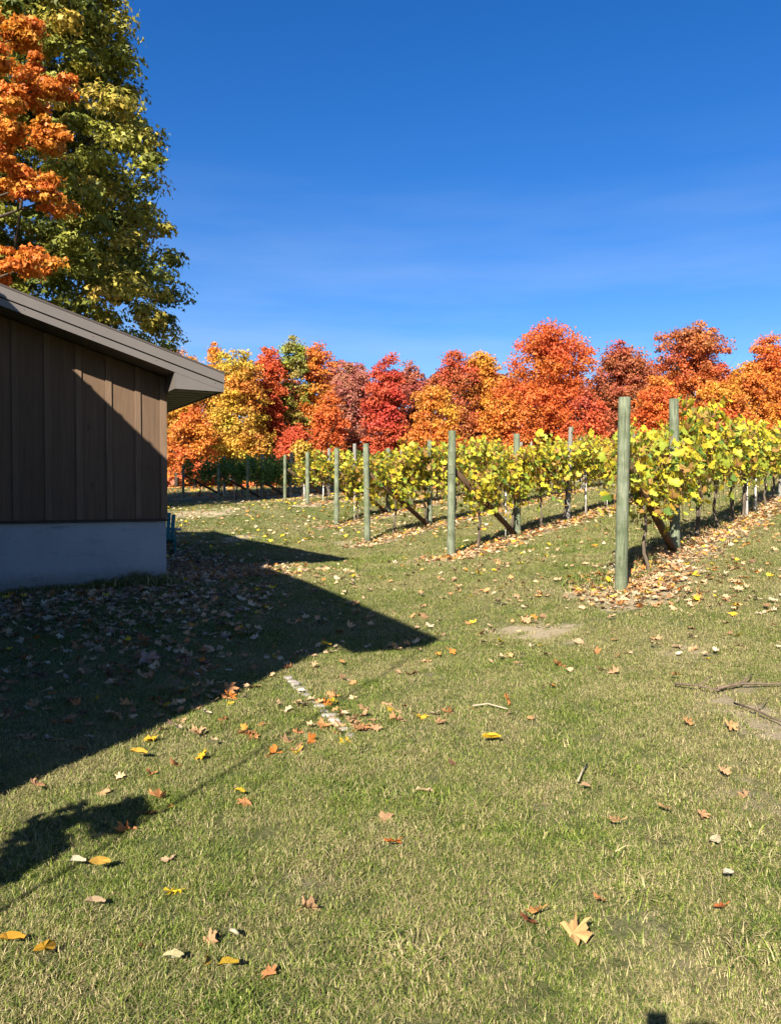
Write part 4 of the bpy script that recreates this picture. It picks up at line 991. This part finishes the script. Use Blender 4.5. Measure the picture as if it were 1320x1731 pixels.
def grass_points():
    rg = np.random.default_rng(31); P = []
    for (y0, y1, dens, sc, mg) in ((1.5, 4.5, 700, 1.0, .20), (4.5, 8, 480, 1.15, .12), (8, 13, 230, 1.45, .08), (13, 21, 90, 2.0, .05), (21, 36, 22, 3.0, .03)):
        hw = y1*(.508+mg)+.3; n = int((y1-y0)*2*hw*dens)
        x = rg.uniform(-hw, hw, n); y = rg.uniform(y0, y1, n)
        k = np.abs(x) < y*(.508+mg)+.3; x, y = x[k], y[k]
        d = dirt(x, y)*(.95+.35*sn(x, y, 23, 4)); k = rg.uniform(0, 1, len(x)) > d*.9; x, y = x[k], y[k]
        k = ~inside(x, y); x, y = x[k], y[k]
        s = sc*rg.uniform(.7, 1.25, len(x))*(1+.18*sn(x, y, 3.1, 5))
        P.append(np.c_[x, y, s])
    # longer grass along the shed foundation
    n = 900; f = rg.uniform(0, 1, n); off = np.abs(rg.normal(0, .10, n))+.05; s_ = f*5.2; base_sc = 2.1
    P.append(np.c_[-3.44-.866*s_+.5*off, 11.8-.5*s_-.866*off, base_sc*rg.uniform(1.4, 3.0, n)*(.75+.5*np.clip(sn(s_*1.0, s_*0, 3.0), -.6, 1))])
    for _, ex, ey, _p in ROWS[:4]:         # rank grass at the feet of posts and vines
        n = 260; t_ = rg.uniform(-.1, 12, n); q = rg.normal(-.25, .22, n)
        P.append(np.c_[ex+ROWD[0]*t_+ROWN[0]*q, ey+ROWD[1]*t_+ROWN[1]*q, rg.uniform(2.4, 5.0, n)])
    return np.vstack(P)
def tall_grass():
    rg = np.random.default_rng(61); V = []; Fc = []; col = []
    for (sc_, w_, hh, nn) in ((.45, .24, .25, 800), (1.0, .16, .17, 350), (1.55, .25, .13, 350), (2.3, .3, .11, 260), (.1, .1, .14, 200), (3.0, .3, .08, 200)):
        for k in range(nn):
            q = rg.normal(sc_, w_); off = .05+abs(rg.normal(0, .10)); x = -3.44-.866*q+.5*off; y = 11.8-.5*q-.866*off; z = hz(x, y)
            h_ = hh*rg.uniform(.35, 1.1)*math.exp(-((q-sc_)/(w_*1.6))**2); d = rg.uniform(0, 6.283); l = h_*rg.uniform(.1, .8); dx, dy = math.cos(d), math.sin(d); wd = .0032
            b = len(V); wx, wy = -dy*wd, dx*wd
            V.extend([(x-wx, y-wy, z-.01), (x+wx, y+wy, z-.01), (x+dx*l*.35-wx*.8, y+dy*l*.35-wy*.8, z+h_*.6), (x+dx*l*.35+wx*.8, y+dy*l*.35+wy*.8, z+h_*.6), (x+dx*l, y+dy*l, z+h_)])
            Fc.extend([(b, b+1, b+3, b+2), (b+2, b+3, b+4)]); col += [(rg.random()*.6, rg.uniform(.3, 1), 0, 1)]*5
    me = bpy.data.meshes.new('tall_grass'); me.from_pydata(V, [], Fc); me.materials.append(M['blade'])
    me.attributes.new('col', 'FLOAT_COLOR', 'POINT').data.foreach_set('color', np.array(col, np.float32).ravel())
    tag(link('tall_grass', me), 'unmown grass tufts growing against the pale shed foundation', 'grass', kind='stuff')
tall_grass()
GP = grass_points(); _r = np.random.default_rng(9); _w = []
for _ in range(46):
    _y = _r.uniform(2.4, 9); _x = _y*_r.uniform(-.3, .52); _m = _r.integers(5, 16); _w.append(np.c_[_x+_r.normal(0, .07, _m), _y+_r.normal(0, .07, _m), _r.uniform(1.5, 2.1, _m)])
GP = np.vstack([GP]+_w); me = bpy.data.meshes.new('lawn_grass'); ng = len(GP)
me.vertices.add(ng); me.vertices.foreach_set('co', np.c_[GP[:, 0], GP[:, 1], H(GP[:, 0], GP[:, 1]) + .012*sn(GP[:, 0], GP[:, 1], 2.3) + .006*sn(GP[:, 0], GP[:, 1], 7, 3)].ravel()); me.update()
a_ = me.attributes.new('sc', 'FLOAT', 'POINT'); a_.data.foreach_set('value', GP[:, 2].astype(np.float32))
a_ = me.attributes.new('rz', 'FLOAT_VECTOR', 'POINT'); rr_ = np.c_[rng.normal(0, .12, ng), rng.normal(0, .12, ng), rng.uniform(0, 6.283, ng)]; a_.data.foreach_set('vector', rr_.ravel().astype(np.float32))
go = link('lawn_grass', me); tag(go, 'short sunlit lawn grass, green mixed with straw coloured blades', 'grass', kind='stuff')
ng_ = bpy.data.node_groups.new('grass scatter', 'GeometryNodeTree')
ng_.interface.new_socket('Geometry', in_out='INPUT', socket_type='NodeSocketGeometry'); ng_.interface.new_socket('Geometry', in_out='OUTPUT', socket_type='NodeSocketGeometry')
gi = ng_.nodes.new('NodeGroupInput'); gout = ng_.nodes.new('NodeGroupOutput'); ip = ng_.nodes.new('GeometryNodeInstanceOnPoints'); ci = ng_.nodes.new('GeometryNodeCollectionInfo')
ci.inputs['Collection'].default_value = tc_; ci.inputs['Separate Children'].default_value = True; ci.inputs['Reset Children'].default_value = True
ip.inputs['Pick Instance'].default_value = True
as_ = ng_.nodes.new('GeometryNodeInputNamedAttribute'); as_.data_type = 'FLOAT'; as_.inputs[0].default_value = 'sc'
ar_ = ng_.nodes.new('GeometryNodeInputNamedAttribute'); ar_.data_type = 'FLOAT_VECTOR'; ar_.inputs[0].default_value = 'rz'
m2p = ng_.nodes.new('GeometryNodeMeshToPoints'); l_ = ng_.links
l_.new(gi.outputs[0], m2p.inputs[0]); l_.new(m2p.outputs[0], ip.inputs['Points']); l_.new(ci.outputs[0], ip.inputs['Instance'])
l_.new(as_.outputs[0], ip.inputs['Scale']); l_.new(ar_.outputs[0], ip.inputs['Rotation']); l_.new(ip.outputs[0], gout.inputs[0])
md = go.modifiers.new('scatter', 'NODES'); md.node_group = ng_
print('tufts', ng, 'leaves', len(LP))

# ------------------------------------------------------------------ photographer behind the camera (only the shadow is in view)
skin = simple('skin', (.45, .27, .19), .6, .08, 10, .1, .001); cloth = simple('dark jacket cloth', (.05, .06, .09), .9, .2, 30, .3, .003); phone_m = simple('black phone shell', (.02, .02, .022), .3, .05, 5, 0, .001)
ph = MB().box(-.058, .014, -.012, -.003, CAMZ-.118, CAMZ+.036).build('phone', phone_m, bevel=.003); tag(ph, 'black phone held up by the photographer', 'phone')
def skinmesh(name, verts, edges, rad, mat, parent=None, sub=1, root=0, **k):
    me = bpy.data.meshes.new(name); me.from_pydata(verts, edges, []); me.materials.append(mat); o = link(name, me, parent, **k)
    m_ = o.modifiers.new('skin', 'SKIN'); m_.use_smooth_shade = True
    for v, r_ in zip(me.skin_vertices[0].data, rad): v.radius = (r_, r_) if not isinstance(r_, tuple) else r_; v.use_root = False
    me.skin_vertices[0].data[root].use_root = True
    s_ = o.modifiers.new('sub', 'SUBSURF'); s_.levels = sub; s_.render_levels = sub; return o
bx, by = .0, -.37
V = [(bx,by,.95),(bx,by,1.15),(bx,by+.01,1.36),(bx,by+.02,1.47),(bx,by+.05,1.58),(bx,by+.07,1.68),(bx,by+.06,1.745),
     (bx-.17,by,1.38),(bx-.24,by+.12,1.16),(bx-.12,by+.30,1.38),(bx-.085,by+.335,1.44),
     (bx+.17,by,1.38),(bx+.24,by+.12,1.16),(bx+.08,by+.30,1.36),(bx+.045,by+.335,1.42),
     (bx-.09,by,.88),(bx-.11,by+.02,.48),(bx-.11,by-.02,.08),(bx-.12,by+.13,.04),(bx+.09,by,.88),(bx+.11,by+.02,.48),(bx+.11,by-.02,.08),(bx+.12,by+.13,.04)]
E = [(0,1),(1,2),(2,3),(3,4),(4,5),(5,6),(2,7),(7,8),(8,9),(9,10),(2,11),(11,12),(12,13),(13,14),(0,15),(15,16),(16,17),(17,18),(0,19),(19,20),(20,21),(21,22)]
Rr = [(.16,.11),(.14,.10),(.15,.10),.05,.075,.088,.06,.06,.045,.032,.03,.06,.045,.032,.03,.09,.06,.045,.035,.09,.06,.045,.035]
pr = skinmesh('person', V, E, Rr, skin, sub=2); tag(pr, 'photographer in a dark jacket holding up a phone, seen only by shadow', 'person')
TV = [(bx,by,.92),(bx,by,1.15),(bx,by+.005,1.37),(bx-.17,by,1.385),(bx-.24,by+.12,1.165),(bx-.13,by+.28,1.365),(bx+.17,by,1.385),(bx+.24,by+.12,1.165),(bx+.09,by+.28,1.345)]
skinmesh('jacket', TV, [(0,1),(1,2),(2,3),(3,4),(4,5),(2,6),(6,7),(7,8)], [(.18,.13),(.165,.12),(.165,.115),.075,.058,.045,.075,.058,.045], cloth, pr, 2)
skinmesh('trousers', [(bx,by,.96),(bx-.09,by,.87),(bx-.11,by+.02,.48),(bx-.11,by-.02,.10),(bx+.09,by,.87),(bx+.11,by+.02,.48),(bx+.11,by-.02,.10)], [(0,1),(1,2),(2,3),(0,4),(4,5),(5,6)], [(.175,.125),.105,.078,.07,.105,.078,.07], cloth, pr, 2)
for s, (hx, hy, hz_) in ((-1, (bx-.085, by+.335, 1.44)), (1, (bx+.045, by+.335, 1.42))):
    for k in range(4):
        skinmesh('finger', [(hx, hy, hz_+.004*k), (hx-s*.02-.01, hy+.03, hz_+.02*(k-1)), (hx-.02*s, hy+.035-.004*k, hz_+.02*(k-1)+.012)], [(0,1),(1,2)], [.010,.009,.008], skin, pr, 1)
